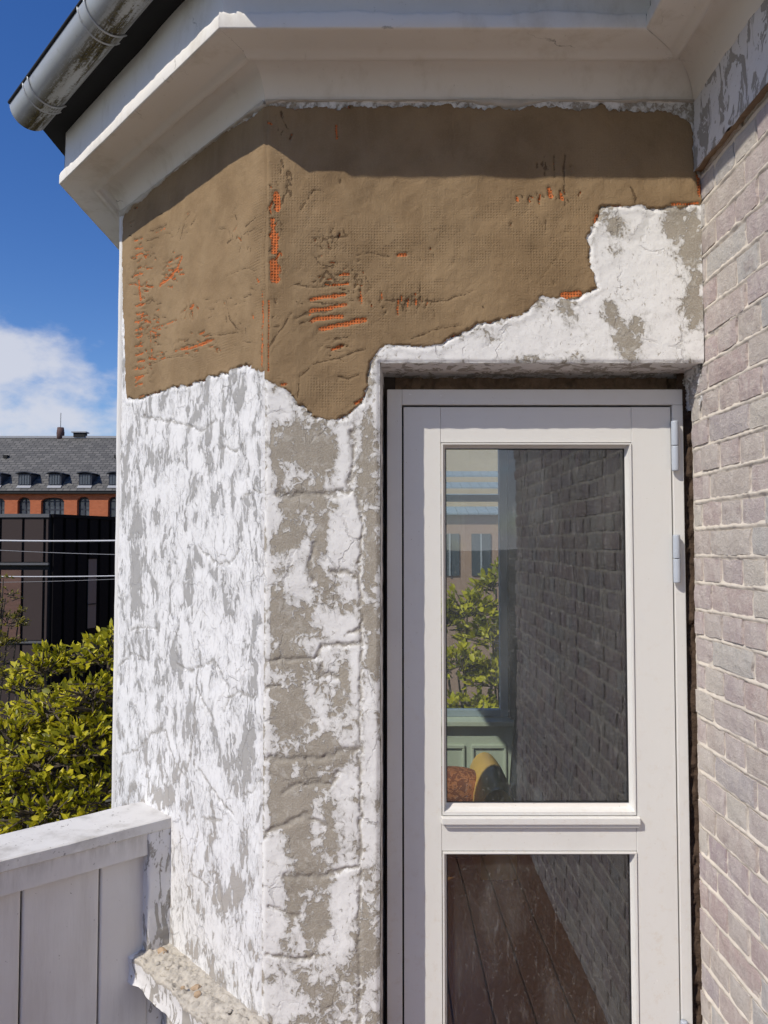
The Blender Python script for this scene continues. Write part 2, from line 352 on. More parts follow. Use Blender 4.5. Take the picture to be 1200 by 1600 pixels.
def gutter_mat():
    t = NT('stained_zinc_gutter'); p = t.geo(); nrm = t.sep(t.n('ShaderNodeNewGeometry').outputs['Normal'])
    P = t.attr('wc', True); s, a, _ = t.sep(P)
    band = t.math('MULTIPLY', t.step(a, .22, .42), t.step(a, .78, .55))           # moss grows along the underside
    n = t.noise(t.map(P, (.42, .8, 1)), 9, 6, .7); f = t.noise(p, 150, 4, .7)
    m = t.math('MULTIPLY', band, t.step(t.math('ADD', n, t.math('MULTIPLY', t.math('SUBTRACT', f, .5), .35)), .42, .56))
    c = t.mix(t.noise(p, 14, 4), (.40, .425, .44), (.50, .52, .525)); c = t.mix(t.math('MULTIPLY', t.step(t.noise(p, 45, 4), .6, .75), .5), c, (.30, .29, .24))
    c = t.mix(m, c, t.mix(t.step(f, .4, .6), (.035, .03, .02), (.13, .11, .05)))
    return t.done(c, t.fmix(m, .45, .95), t.bump(t.math('ADD', t.math('MULTIPLY', m, f), t.noise(p, 30, 3)), .0015, .4), .25, .4)
M['gutter'] = gutter_mat()

def brick_mat(name, random_out):
    t = NT(name); p = t.geo()
    if random_out == 'obj': r = t.n('ShaderNodeObjectInfo').outputs['Random']
    else: r = t.attr('rnd')
    q = t.n('ShaderNodeValToRGB'); t.put(q.inputs[0], r); e = q.color_ramp; e.interpolation = 'LINEAR'
    cs = [(0, (.46, .415, .375)), (.2, (.47, .395, .37)), (.4, (.43, .365, .365)), (.6, (.51, .47, .42)), (.75, (.43, .42, .41)), (.88, (.39, .325, .335)), (1, (.47, .375, .345))]
    e.elements[0].position = 0; e.elements[0].color = (*cs[0][1], 1); e.elements[1].position = 1; e.elements[1].color = (*cs[-1][1], 1)
    for a, c in cs[1:-1]: k = e.elements.new(a); k.color = (*c, 1)
    wash = t.step(t.noise(t.map(p, (1, 1, .55)), 24, 7, .68, .8), .40, .66); fl = t.noise(p, 180, 4, .65)
    c = t.mix(t.math('MULTIPLY', wash, .55), q.outputs[0], (.60, .555, .51))
    c = t.mix(t.math('MULTIPLY', t.step(t.noise(p, 16, 5, .6), .56, .70), .5), c, (.31, .25, .245))
    st = t.step(t.noise(t.map(p, (1, 1, 5), (4, 0, 0)), 45, 4, .7), .58, .66); c = t.mix(t.math('MULTIPLY', st, .45), c, (.66, .63, .59))
    c = t.mix(t.math('MULTIPLY', t.step(fl, .64, .72), .5), c, (.17, .13, .125))
    return t.done(c, .9, t.bump(t.math('ADD', t.noise(p, 50, 6, .65), t.math('MULTIPLY', fl, .6)), .004, .9), 0, .2)
M['brick'] = brick_mat('whitewashed_brick', 'obj'); M['brick_far'] = brick_mat('whitewashed_brick_far', 'attr')
M['mortar'] = simple('cream_lime_mortar', (.61, .555, .485), .92, .16, 18, .6, 110, bd=.003, spec=.15)

def schlick(t, r0):
    g = t.n('ShaderNodeNewGeometry'); d = t.n('ShaderNodeVectorMath', operation='DOT_PRODUCT'); t.l(g.outputs['Incoming'], d.inputs[0]); t.l(g.outputs['Normal'], d.inputs[1])
    c = t.math('SUBTRACT', 1.0, t.math('ABSOLUTE', d.outputs['Value'])); return t.math('ADD', r0, t.math('MULTIPLY', t.math('POWER', c, 5.0), 1-r0))
def glass_mat():
    t = NT('door_glass'); p = t.geo()
    tr = t.n('ShaderNodeBsdfTransparent'); tr.inputs[0].default_value = (.93, .96, .94, 1)
    gl = t.n('ShaderNodeBsdfGlossy'); gl.inputs['Roughness'].default_value = .0; gl.inputs['Color'].default_value = (.95, .96, 1, 1)
    w = t.noise(p, 2.2, 2); bn = t.bump(w, .004, .30); t.l(bn, gl.inputs['Normal'])
    m1 = t.n('ShaderNodeMixShader'); t.l(schlick(t, .085), m1.inputs[0]); t.l(tr.outputs[0], m1.inputs[1]); t.l(gl.outputs[0], m1.inputs[2])
    dif = t.n('ShaderNodeBsdfDiffuse'); dif.inputs[0].default_value = (.75, .74, .72, 1)
    drop = t.step(t.noise(p, 170, 3, .6), .635, .69); streak = t.step(t.noise(t.map(p, (1, 1, .14)), 100, 4, .7), .58, .80)
    fac = t.math('ADD', t.math('MULTIPLY', drop, .13), t.math('ADD', .008, t.math('ADD', t.math('MULTIPLY', streak, .13), t.math('MULTIPLY', t.step(t.noise(t.map(p, (1, 1, .4)), 7, 5, .65), .45, .75), .035))))
    m2 = t.n('ShaderNodeMixShader'); t.put(m2.inputs[0], fac); t.l(m1.outputs[0], m2.inputs[1]); t.l(dif.outputs[0], m2.inputs[2])
    t.l(m2.outputs[0], t.out.inputs[0]); t.t.nodes.remove(t.b); return t.m
M['glass'] = glass_mat()
def clear_glass():
    t = NT('room_window_glass'); tr = t.n('ShaderNodeBsdfTransparent'); tr.inputs[0].default_value = (.93, .96, .95, 1); gl = t.n('ShaderNodeBsdfGlossy'); gl.inputs['Roughness'].default_value = 0
    m = t.n('ShaderNodeMixShader'); t.l(schlick(t, .04), m.inputs[0]); t.l(tr.outputs[0], m.inputs[1]); t.l(gl.outputs[0], m.inputs[2])
    t.l(m.outputs[0], t.out.inputs[0]); t.t.nodes.remove(t.b); return t.m
M['clear'] = clear_glass()
def far_pane():
    t = NT('distant_window_pane'); t.b.inputs['Specular IOR Level'].default_value = 1.0
    return t.done((.06, .075, .09), .04, t.bump(t.noise(t.geo(), .8, 2), .05, .25), 0, .9)
M['pane'] = far_pane()

# ------------------------------------------------------------------ ground
def ground_mat():
    t = NT('yard_ground'); p = t.geo(); c = t.mix(t.noise(p, .4, 6), (.07, .075, .045), (.13, .12, .10)); return t.done(c, .95, t.bump(t.noise(p, 6, 5), .05, .5))
GZ = -6.5
pymesh('ground', [(-900, -900, GZ), (900, -900, GZ), (900, 900, GZ), (-900, 900, GZ)], [(0, 1, 2, 3)], ground_mat())['kind'] = 'structure'

# ------------------------------------------------------------------ the bay: canted wall and front wall as relief sheets
bay = empty('bay_wall', (-.3, 2.0, -1.65), 'whitewashed plaster bay wall with a brown render patch under the cornice', 'wall')
ZB, ZT = -1.72, 1.12
LINT = .443; OPX = -.010; BRX = .782

def paint_features(U, Z, conv, bareell, cracks, oranges, gouges, grids, tanpoly, ncrk=.0042):
    bare = np.zeros(U.shape)
    for (x, y, rx, ry, a) in bareell:
        c = conv(x, y); e = conv(x+rx, y); f = conv(x, y+ry)
        ru = abs(e[0]-c[0])+1e-6; rz = abs(f[1]-c[1])+1e-6
        bare += a*np.exp(-(((U-c[0])/ru)**2+((Z-c[1])/rz)**2)**1.5)
    crack = np.zeros(U.shape)
    wob = (fbm(U*45, Z*45, 5, 5)-.5)*.020; wob2 = (fbm(U*45+9, Z*45, 5, 15)-.5)*.020
    for (w, pts) in cracks:
        d = segd(U+wob, Z+wob2, [conv(*q) for q in pts]); ww = ncrk*w*(.35+1.5*fbm(U*45, Z*45, 3, 8))
        crack = np.maximum(crack, np.exp(-(d/ww)**2))
    def strokes(lst, seed):
        a = np.zeros(U.shape); nf = fbm(U*90, Z*90, 2, seed)
        for (w, k, pts) in lst:
            cp_ = [conv(*q) for q in pts]; ww = w/1200*1.9; mg = ww*1.5+.008
            i0, i1 = np.searchsorted(U[:, 0], [min(q[0] for q in cp_)-mg, max(q[0] for q in cp_)+mg]); j0, j1 = np.searchsorted(Z[0], [min(q[1] for q in cp_)-mg, max(q[1] for q in cp_)+mg])
            if i1 <= i0 or j1 <= j0: continue
            sl_ = (slice(i0, i1), slice(j0, j1)); d = segd(U[sl_]+wob[sl_]*.35, Z[sl_]+wob2[sl_]*.35, cp_)
            a[sl_] = np.maximum(a[sl_], k*np.clip(1.25-d/ww, 0, 1)*(.55+.8*nf[sl_]))
        return np.clip(a, 0, 1)
    orr = strokes(oranges, 33); gou = strokes(gouges, 44)
    gm = np.zeros(U.shape)
    for (x, y, rx, ry, a) in grids:
        c = conv(x, y); e = conv(x+rx, y); f = conv(x, y+ry)
        gm = np.maximum(gm, a*np.exp(-(((U-c[0])/abs(e[0]-c[0]))**2+((Z-c[1])/abs(f[1]-c[1]))**2)))
    P = [conv(*q) for q in tanpoly]
    sd = segd(U, Z, P+[P[0]]); sd = np.where(inpoly(U, Z, P), sd, -sd)
    sd = sd + (fbm(U*40, Z*40, 4, 61)-.5)*.018 + (fbm(U*150, Z*150, 3, 62)-.5)*.008
    return bare, crack, orr, gou, gm, sd

def relief(name_wall, name_patch, org, ud, nrm, us, zs, conv, feats, mat, keep, label_patch, arris):
    U, Z = np.meshgrid(us, zs, indexing='ij')
    bare, crack, orr, gou, gm, sd = paint_features(U, Z, conv, **feats)
    h = (fbm(U*5, Z*5, 3, 71)-.5)*.008 + (fbm(U*30, Z*24, 4, 72)-.5)*.0030
    tanm = sst(-.002, .003, sd)
    h = h + tanm*(.0030+(fbm(U*14, Z*14, 4, 73)-.5)*.006)
    gap = np.exp(-((sd+.001)/.0028)**2)*sst(.35, .6, fbm(U*26, Z*26, 3, 74))
    h = h - gap*.0055 - crack*(1-tanm)*.0036*(.2+1.4*fbm(U*140, Z*140, 2, 75)) + np.exp(-((sd+.012)/.006)**2)*.0012
    h = h - tanm*(np.clip(orr*1.6, 0, 1)*.0030+gou*.0036*fbm(U*130, Z*130, 2, 76))
    orr = np.maximum(orr, gap*sst(.50, .62, fbm(U*9, Z*9, 2, 79))*.8)
    gou = np.maximum(gou, gap*.9)
    h = arris(U, Z, h)
    V = np.stack([org[0]+ud[0]*U+nrm[0]*h, org[1]+ud[1]*U+nrm[1]*h, Z], -1).reshape(-1, 3)
    Q = gridquads(len(us), len(zs))
    uc = U.ravel()[Q].mean(1); zc = Z.ravel()[Q].mean(1); k = keep(uc, zc); Q = Q[k]
    inside = sd.ravel()[Q].mean(1) > 0
    at = dict(wc=np.stack([U, Z, 0*U], -1).reshape(-1, 3), bare=bare.ravel(), crack=crack.ravel(), orange=orr.ravel(), gouge=gou.ravel(), gridm=gm.ravel(), tan=sd.ravel())
    npmesh(name_wall, V, Q[~inside], mat, bay, True, at)
    o = npmesh(name_patch, V, Q[inside], mat, bay, True, at); o['label'] = label_patch

# features of the canted wall, read off the photograph
ca_feats = dict(
    bareell=[(205, 745, 16, 60, .10), (215, 850, 14, 70, .12), (230, 640, 25, 18, .05), (295, 700, 10, 30, .09), (318, 690, 12, 25, .10), (300, 890, 14, 35, .10), (215, 930, 14, 60, .12), (268, 1040, 14, 40, .12),
             (365, 930, 14, 45, .11), (250, 1240, 18, 16, .16), (385, 1180, 22, 60, .14), (395, 1030, 15, 35, .10), (340, 1390, 16, 40, .14), (372, 1385, 14, 35, .14), (300, 1130, 10, 30, .08), (355, 620, 14, 18, .08),
             (330, 800, 9, 30, .08), (290, 790, 8, 26, .06), (252, 790, 9, 18, .06), (310, 1480, 12, 24, .08), (350, 1490, 12, 24, .07), (240, 905, 8, 26, .07), (280, 1420, 9, 30, .05),
             (330, 1000, 50, 60, -.05), (260, 820, 40, 60, -.04), (300, 1330, 40, 50, -.05), (300, 1540, 50, 40, -.06), (412, 1000, 5, 700, -.12)],
    cracks=[(.9, [(220, 650), (250, 655), (300, 665), (318, 672), (338, 655)]), (.8, [(345, 700), (375, 703), (382, 690)]), (.8, [(310, 855), (330, 875), (345, 882), (360, 876), (375, 860)]),
            (.8, [(275, 1040), (300, 1048), (325, 1035), (335, 1030), (352, 1065), (358, 1075)]), (.9, [(240, 1142), (258, 1140), (262, 1165), (270, 1185), (285, 1212), (296, 1185), (303, 1140), (305, 1070), (330, 1120)]),
            (.8, [(350, 1110), (358, 1090), (375, 1082), (400, 1088)]), (.8, [(300, 1260), (310, 1300), (298, 1345), (300, 1365), (325, 1385)]), (.7, [(310, 1200), (330, 1230), (350, 1255), (365, 1275)]),
            (.7, [(318, 1276), (345, 1283)]), (.7, [(185, 1040), (205, 1020), (225, 1030)]), (.7, [(190, 1180), (215, 1172), (240, 1142)]), (.6, [(378, 780), (390, 770), (410, 768)]), (.7, [(330, 1350), (345, 1400), (352, 1450)]),
            (.6, [(280, 1300), (285, 1350), (292, 1395)]), (.6, [(205, 985), (230, 978), (245, 985)]), (.6, [(380, 1240), (400, 1230), (408, 1215)])],
    oranges=[(4, 1, [(284, 402), (277, 420), (264, 435), (251, 446)]), (5, 1, [(218, 440), (220, 468)])]
            + [(2.2, .85, [(211+(i % 3), y), (224, y-4+(i % 2)*2)]) for i, y in enumerate((377, 390, 400, 430, 478, 492, 504, 516, 528, 542, 555, 566, 578, 590, 603))]
            + [(3, .9, [(214, 592), (226, 588)]), (4, .9, [(298, 481), (303, 478)]), (2.2, .7, [(240, 514), (278, 501)]), (2.4, .75, [(237, 520), (238, 560)]), (2.8, .9, [(290, 546), (312, 540), (332, 532)]), (2, .7, [(275, 549), (300, 544)]),
               (2.5, .6, [(396, 494), (398, 498)]), (2.8, .8, [(402, 436), (405, 441)]), (2, .6, [(367, 362), (372, 352)]), (2, .6, [(244, 365), (262, 356)]), (2.6, .6, [(411, 455), (411, 590)])],
    gouges=[(2.5, 1, [(290, 350), (282, 375)]), (2, .9, [(300, 333), (290, 345)]), (2, .9, [(308, 340), (300, 352)]), (2, .8, [(285, 350), (276, 372)]), (2.5, .9, [(235, 362), (262, 352)]), (4, 1, [(357, 380), (362, 376)]), (2, .8, [(385, 355), (400, 340)]),
            (2, .9, [(382, 366), (400, 356)]), (2, .7, [(355, 432), (385, 420), (403, 424)]), (2, .8, [(230, 376), (250, 372)]), (2, .8, [(232, 402), (245, 395)]), (2, .8, [(296, 470), (300, 490)]), (2, .8, [(320, 525), (375, 520)]),
            (2, .7, [(215, 580), (260, 560), (300, 555)]), (2.2, .8, [(355, 470), (362, 500), (375, 515)]), (2, .6, [(350, 485), (385, 470)]), (2, .7, [(384, 535), (396, 536)])],
    grids=[(405, 380, 10, 90, .9), (300, 555, 90, 20, .35), (355, 545, 40, 20, .4)],
    tanpoly=[(428, 160), (395, 180), (360, 203), (320, 229), (280, 256), (240, 292), (210, 318), (193, 340), (191, 400), (193, 500), (196, 590), (199, 622), (215, 624), (235, 618), (262, 608), (295, 600), (330, 588), (358, 580), (385, 572), (402, 576), (428, 592)])
fr_feats = dict(
    bareell=[(480, 700, 60, 45, .13), (470, 780, 30, 25, .12), (460, 840, 40, 22, .14), (500, 820, 12, 60, .12), (500, 910, 25, 30, .13), (450, 960, 45, 35, .15), (540, 940, 18, 20, .06), (440, 1030, 40, 18, .14), (450, 1110, 30, 50, .15), (540, 1100, 22, 45, .10),
             (470, 1200, 70, 30, .13), (450, 1260, 40, 40, .15), (480, 1320, 34, 50, .15), (520, 1290, 20, 40, .08), (480, 1375, 40, 20, .12), (500, 1440, 22, 60, .08), (455, 1420, 16, 30, .07), (560, 1480, 20, 60, .08), (470, 1540, 20, 30, .10), (520, 1550, 18, 40, .08), (440, 1480, 10, 30, .06),
             (580, 720, 14, 80, .10), (578, 860, 12, 60, .12), (580, 980, 12, 60, .10), (585, 1040, 10, 40, .08), (575, 1450, 10, 60, .05),
             (440, 640, 18, 25, -.13), (535, 720, 12, 45, -.16), (540, 835, 26, 50, -.18), (425, 800, 12, 32, -.16), (485, 840, 14, 25, -.14), (470, 925, 30, 28, -.14), (530, 980, 25, 22, -.15), (545, 920, 16, 18, -.10), (555, 1060, 9, 50, -.15), (520, 1050, 12, 40, -.05), (460, 1205, 10, 14, -.15),
             (540, 1260, 18, 60, -.14), (495, 1310, 16, 45, -.13), (425, 1360, 16, 50, -.16), (540, 1400, 22, 45, -.14), (430, 1450, 16, 60, -.12), (525, 1480, 22, 40, -.13), (450, 1560, 40, 25, -.12), (580, 1200, 10, 150, -.12), (590, 640, 10, 60, -.12), (418, 1100, 4, 600, -.12),
             (970, 357, 24, 20, .16), (1048, 350, 20, 28, .18), (1084, 385, 16, 42, .17), (1084, 475, 16, 40, .17), (985, 525, 30, 38, .18), (950, 480, 18, 30, .12), (890, 495, 14, 25, .10), (960, 390, 14, 12, .10), (830, 560, 30, 8, .10), (915, 526, 8, 6, .10), (900, 555, 20, 10, .08), (760, 530, 14, 8, .07), (1060, 530, 12, 12, .06),
             (1010, 430, 60, 90, -.13), (1040, 540, 50, 40, -.13), (930, 440, 40, 70, -.12), (1010, 350, 30, 30, -.10), (860, 530, 70, 40, -.13), (940, 540, 30, 30, -.10), (720, 550, 80, 20, -.12), (640, 555, 40, 12, -.14), (930, 540, 12, 20, -.1)],
    cracks=[(1.6, [(431, 771), (455, 774), (489, 771), (545, 769)]), (1.0, [(551, 675), (552, 724), (545, 761), (564, 784), (567, 825), (562, 889)]), (.8, [(562, 889), (565, 1007), (563, 1112), (563, 1225), (563, 1320), (562, 1380), (562, 1600)]),
            (1.6, [(410, 1184), (462, 1184), (496, 1187), (525, 1178), (560, 1169)]), (1.3, [(446, 1236), (470, 1227), (519, 1225), (526, 1206)]), (1.4, [(410, 1311), (440, 1289), (477, 1272), (515, 1296)]), (1.3, [(444, 1369), (500, 1369), (560, 1356)]),
            (1.0, [(412, 1034), (492, 1030), (500, 1011), (564, 1004)]), (1.1, [(498, 1025), (500, 1050), (528, 1058)]), (1.4, [(490, 852), (484, 880), (487, 905)]), (1.3, [(520, 890), (545, 895), (560, 902)]), (1.2, [(545, 988), (564, 984)]), (.7, [(410, 1075), (440, 1070)]),
            (1.0, [(415, 1490), (450, 1500), (490, 1492)]), (.9, [(420, 1420), (470, 1430)])],
    oranges=[(7, 1, [(432, 305), (433, 325)]), (7, .95, [(428, 370), (430, 395)]), (9, 1, [(428, 412), (430, 436)]), (5, .8, [(425, 345), (428, 365)]), (3.2, 1, [(486, 468), (540, 461)]), (3.8, 1, [(487, 486), (541, 478)]), (4.2, 1, [(490, 500), (534, 494)]), (4.6, 1, [(500, 515), (569, 500)]),
             (2.8, .95, [(530, 430), (545, 428)]), (2.5, .8, [(520, 446), (545, 443)]), (3, .9, [(519, 548), (536, 541)]), (3, .9, [(440, 601), (447, 601)]), (3, .9, [(556, 630), (565, 624)]),
             (4.5, .95, [(858, 295), (862, 308)]), (3, .8, [(808, 308), (809, 314)]), (2.5, .7, [(825, 311), (827, 316)]), (2.5, .7, [(842, 310), (842, 318)]), (3, .8, [(876, 304), (878, 312)]), (7, 1, [(933, 340), (933, 352)]), (6, 1, [(880, 462), (905, 457)]), (3, .9, [(622, 400), (634, 398)]),
             (3, .75, [(648, 460), (650, 475)]), (2.6, .7, [(622, 470), (622, 492)]), (2.6, .7, [(637, 468), (637, 480)]), (2.6, .7, [(596, 458), (598, 468)]), (2.6, .65, [(564, 455), (565, 475)]), (3, .8, [(1050, 320), (1090, 318)]), (5, .8, [(1092, 275), (1093, 305)]),
             (2.2, .7, [(420, 470), (420, 580)]), (3, .7, [(417, 190), (425, 195)]), (2.2, .8, [(526, 198), (526, 218)]), (3, .8, [(1052, 172), (1062, 174)])],
    gouges=[(3, .9, [(505, 375), (545, 370)]), (3, .9, [(500, 440), (510, 425), (525, 440)]), (3, .9, [(555, 425), (556, 450)]), (2.5, .8, [(490, 400), (500, 415), (520, 420)]), (2.2, .8, [(485, 472), (520, 475)]), (2.5, .9, [(462, 500), (480, 490), (520, 485)]), (2, .9, [(420, 545), (440, 515), (455, 490)]),
            (2, .8, [(490, 570), (530, 560), (570, 545)]), (2, .8, [(466, 620), (470, 590), (485, 575)]), (2.5, .9, [(528, 590), (545, 592), (560, 585)]), (2.2, .8, [(590, 470), (680, 472), (700, 470), (740, 455)]), (2.2, .8, [(560, 400), (580, 395), (610, 402)]), (2.5, .7, [(470, 330), (490, 298), (508, 300)]),
            (2, .8, [(440, 315), (450, 300), (450, 270)]), (2, .9, [(532, 282), (533, 288)]), (2, .8, [(851, 243), (851, 275)]), (2, .8, [(866, 245), (866, 278)]), (2.2, .9, [(882, 243), (880, 300)]), (2, .7, [(840, 340), (853, 362)]), (2.5, .9, [(985, 292), (992, 310), (992, 318)]), (1.8, .6, [(838, 445), (885, 385)]),
            (2, .7, [(640, 530), (680, 515), (720, 510)]), (2, .7, [(500, 545), (515, 530), (545, 528)]), (2, .8, [(460, 445), (490, 450), (540, 445)]), (2.2, .8, [(853, 345), (853, 360)]), (3, .8, [(440, 250), (444, 262)]), (2, .7, [(432, 180), (434, 205)]), (2.5, .8, [(655, 445), (656, 470)]), (2.4, .6, [(570, 430), (580, 450), (560, 470)])],
    grids=[(595, 385, 130, 30, .95), (560, 420, 60, 45, .8), (480, 340, 30, 60, .8), (435, 330, 14, 110, 1.0), (860, 385, 60, 50, .95), (690, 370, 30, 40, .6), (800, 330, 60, 20, .6), (515, 610, 38, 34, .85), (640, 455, 60, 40, .6), (760, 390, 40, 30, .5), (900, 330, 25, 25, .7), (930, 250, 60, 30, .3), (560, 500, 60, 25, .5)],
    tanpoly=[(398, 168), (440, 166), (520, 168), (600, 165), (640, 166), (700, 164), (760, 168), (800, 170), (850, 167), (890, 172), (940, 165), (985, 175), (1030, 174), (1060, 178), (1078, 195), (1084, 225), (1086, 258), (1094, 280), (1097, 318), (1075, 322), (1050, 324), (1018, 326), (1000, 320), (970, 322), (940, 323), (934, 345), (922, 358), (918, 372),
             (922, 398), (930, 430), (932, 449), (915, 458), (897, 465), (862, 466), (845, 461), (836, 473), (822, 488), (790, 499), (742, 507), (716, 522), (690, 538), (655, 541), (625, 539), (600, 541), (590, 553), (576, 572), (572, 600), (566, 628), (545, 648), (522, 657), (492, 652), (468, 634), (456, 612), (440, 604), (424, 598), (412, 592), (398, 584)])
def ticks(feats, regions, seed):
    rr = random.Random(seed)
    for (cx, cy, rx, ry, n, horiz, po) in regions:
        for _ in range(n):
            x = rr.gauss(cx, rx*.6); y = rr.gauss(cy, ry*.6); L = rr.uniform(2, 13); a = rr.gauss(-.22 if horiz else 1.5, .35); w = rr.uniform(.9, 2.4)
            e = (x+L*math.cos(a), y+L*math.sin(a)); feats['gouges'].append((w, rr.uniform(.6, 1), [(x, y), e]))
            if rr.random() < po: feats['oranges'].append((w*.9, rr.uniform(.5, .9), [(x, y), e]))
ticks(ca_feats, [(218, 480, 10, 120, 60, 1, .8), (225, 500, 16, 130, 40, 1, .55), (245, 530, 25, 50, 34, 1, .6), (310, 540, 40, 14, 30, 1, .7), (268, 425, 14, 20, 24, 1, .9), (300, 480, 8, 8, 10, 0, .8), (290, 370, 60, 30, 16, 1, .1), (380, 370, 20, 40, 16, 0, .1), (265, 425, 20, 25, 14, 1, .6), (365, 500, 15, 30, 10, 0, .1), (330, 460, 60, 60, 10, 1, .1)], 4)
ticks(fr_feats, [(432, 370, 9, 80, 40, 0, .6), (520, 440, 40, 30, 46, 1, .25), (520, 375, 28, 14, 26, 0, .1), (640, 470, 60, 14, 30, 0, .35), (860, 305, 35, 10, 22, 0, .5), (870, 255, 40, 15, 10, 0, .2), (480, 500, 40, 30, 16, 1, .1), (560, 440, 12, 25, 14, 0, .2), (700, 400, 150, 60, 12, 0, .1), (450, 290, 12, 30, 14, 0, .2), (530, 545, 30, 15, 12, 1, .4), (440, 200, 12, 25, 10, 0, .2)], 5)
_z = np.unique(np.concatenate([np.arange(ZB, ZT, .0034), [LINT]]))
def arris_c(U, Z, h): return h - .006*np.exp(-(U/.005)**2) - .006*np.exp(-((LC-U)/.006)**2)
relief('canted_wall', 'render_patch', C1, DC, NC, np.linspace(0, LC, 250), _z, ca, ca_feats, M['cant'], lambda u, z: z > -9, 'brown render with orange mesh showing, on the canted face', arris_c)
OU = OPX - C1[0]
_u = np.unique(np.concatenate([np.linspace(0, OU, 84), np.linspace(OU, BRX-C1[0], 224)]))
def arris_f(U, Z, h):
    h = h - .006*np.exp(-(U/.005)**2); d1 = np.where(Z < LINT+.004, np.abs(U-OU), 9); d2 = np.where(U > OU-.004, np.abs(Z-LINT), 9)
    return h - .005*np.exp(-(np.minimum(d1, d2)/.005)**2)
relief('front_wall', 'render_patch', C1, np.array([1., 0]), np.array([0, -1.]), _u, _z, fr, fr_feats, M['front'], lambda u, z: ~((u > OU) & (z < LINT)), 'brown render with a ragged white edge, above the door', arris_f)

# ragged lip of old cornice plaster hanging over the render
def lip(name, org, ud, nrm, length, seed, z0=1.094):
    n = int(length/.004); s = np.linspace(0, length, n)
    dz = .002+.018*sst(.45, .80, fbm(s*7, s*0+seed, 5, seed))+.003*fbm(s*90, s*0, 2, seed+3); out = .006+.004*fbm(s*30, s*0+4, 3, seed+1)
    rows = []
    for k, (a, b) in enumerate(((1.0, 1.0), (.65, 1.15), (.2, .9), (0, -.5))):
        z = z0+.004-(1-a)*dz*1.0; p = out*b; rows.append(np.stack([org[0]+ud[0]*s+nrm[0]*p, org[1]+ud[1]*s+nrm[1]*p, z], -1))
    V = np.stack(rows, 1).reshape(-1, 3); npmesh(name, V, gridquads(n, 4), M['lip'], bay, True)
lip('plaster_lip', C1, np.array([1., 0]), np.array([0, -1.]), 1.06, 3); lip('plaster_lip', C1, DC, NC, LC, 9)

# edge bead of the far corner and the side wall of the bay with its window opening
side = bay
def wallbox(name, x0, x1, y0, y1, z0, z1, mat, parent): return box(name, x0, x1, y0, y1, z0, z1, mat, parent, 0)
BX = C2[0]; BY = C2[1]
M['plain'] = simple('plain_white_render', (.70, .69, .67), .85, .1, 10, .5, 80)
bead = []
zz = np.linspace(-1.7, 1.10, 180)
for i, z in enumerate(zz):
    e = .003+.005*float(fbm(np.array([z*14]), np.array([0.]), 3, 41)[0])+ (.004 if z > .28 else 0)
    for (s, p) in ((LC-.016, -.002), (LC-.012, .003+e*.3), (LC-.001, .004+e*.4), (LC+e, -.002), (LC+.004, -.02)): bead.append(CW(s, p, z))
npmesh('corner_bead', np.array(bead), gridquads(len(zz), 5), M['plain'], bay, True)
y1w = 4.75
for nm, a in (('side_wall', (BX, BX+.2, BY+.012, 2.72, -6.5, 1.3)), ('side_wall', (BX, BX+.2, 3.95, y1w, -6.5, 1.3)), ('side_wall', (BX, BX+.2, 2.72, 3.95, -6.5, -.75)), ('side_wall', (BX, BX+.2, 2.72, 3.95, .86, 1.3))):
    wallbox(nm, *a, M['plain'], bay)
wallbox('side_window_pane', BX+.09, BX+.094, 2.72, 3.95, -.75, .86, M['clear'], bay)
# solid masonry below and behind the relief sheets
def prism(name, pts, z0, z1, mat, parent):
    n = len(pts); V = [(x, y, z0) for x, y in pts]+[(x, y, z1) for x, y in pts]
    Fc = [tuple(range(n))[::-1], tuple(range(n, 2*n))]+[(i, (i+1) % n, n+(i+1) % n, n+i) for i in range(n)]
    return pymesh(name, V, Fc, mat, parent)
def cp(s, p): q = CW(s, p, 0); return (q[0], q[1])
prism('masonry_core', [cp(0, -.03), cp(LC-.02, -.03), (BX+.2, BY+.10), (-.10, 2.10), (-.03, 2.02), (-.03, 1.885), (-.28, 1.885)], -6.5, 1.29, M['plain'], bay)
wallbox('lintel_core', -.03, .80, 1.89, 2.10, .50, 1.29, M['plain'], bay)
# reveals round the door
def sheet(name, fn, nu, nv, mat, parent, smooth=True):
    U, Vv = np.meshgrid(np.linspace(0, 1, nu), np.linspace(0, 1, nv), indexing='ij'); P = fn(U, Vv)
    return npmesh(name, P.reshape(-1, 3), gridquads(nu, nv), mat, parent, smooth)
sheet('lintel_underside', lambda a, b: np.stack([OPX+a*(BRX+.05-OPX), D0+.003+b*.20, LINT+.001+.002*b + (fbm(a*50, b*14, 3, 3)-.5)*.005], -1), 200, 40, M['oldplaster'], bay)
sheet('left_reveal', lambda a, b: np.stack([OPX+.001+.009*b+(fbm(a*90, b*8, 3, 6)-.5)*.003, D0+.003+b*.17, LINT-.0+a*(-1.72-LINT)], -1), 300, 14, M['oldplaster'], bay)
sheet('joint_filling', lambda a, b: np.stack([-.02+a*.86, 2.045+(fbm(a*60, b*6, 4, 8)-.5)*.03, .385+b*.10], -1), 220, 24, M['filler'], bay)
sheet('joint_filling', lambda a, b: np.stack([-.02+b*.05, 2.035+(fbm(a*90, b*4, 4, 9)-.5)*.012, .45-a*2.1], -1), 300, 6, M['gap'], bay)
sheet('joint_filling', lambda a, b: np.stack([.765+b*.05, 1.985+(fbm(a*90, b*4, 4, 10)-.5)*.03-.012*b, .47-a*2.2], -1), 400, 10, M['packing'], bay)
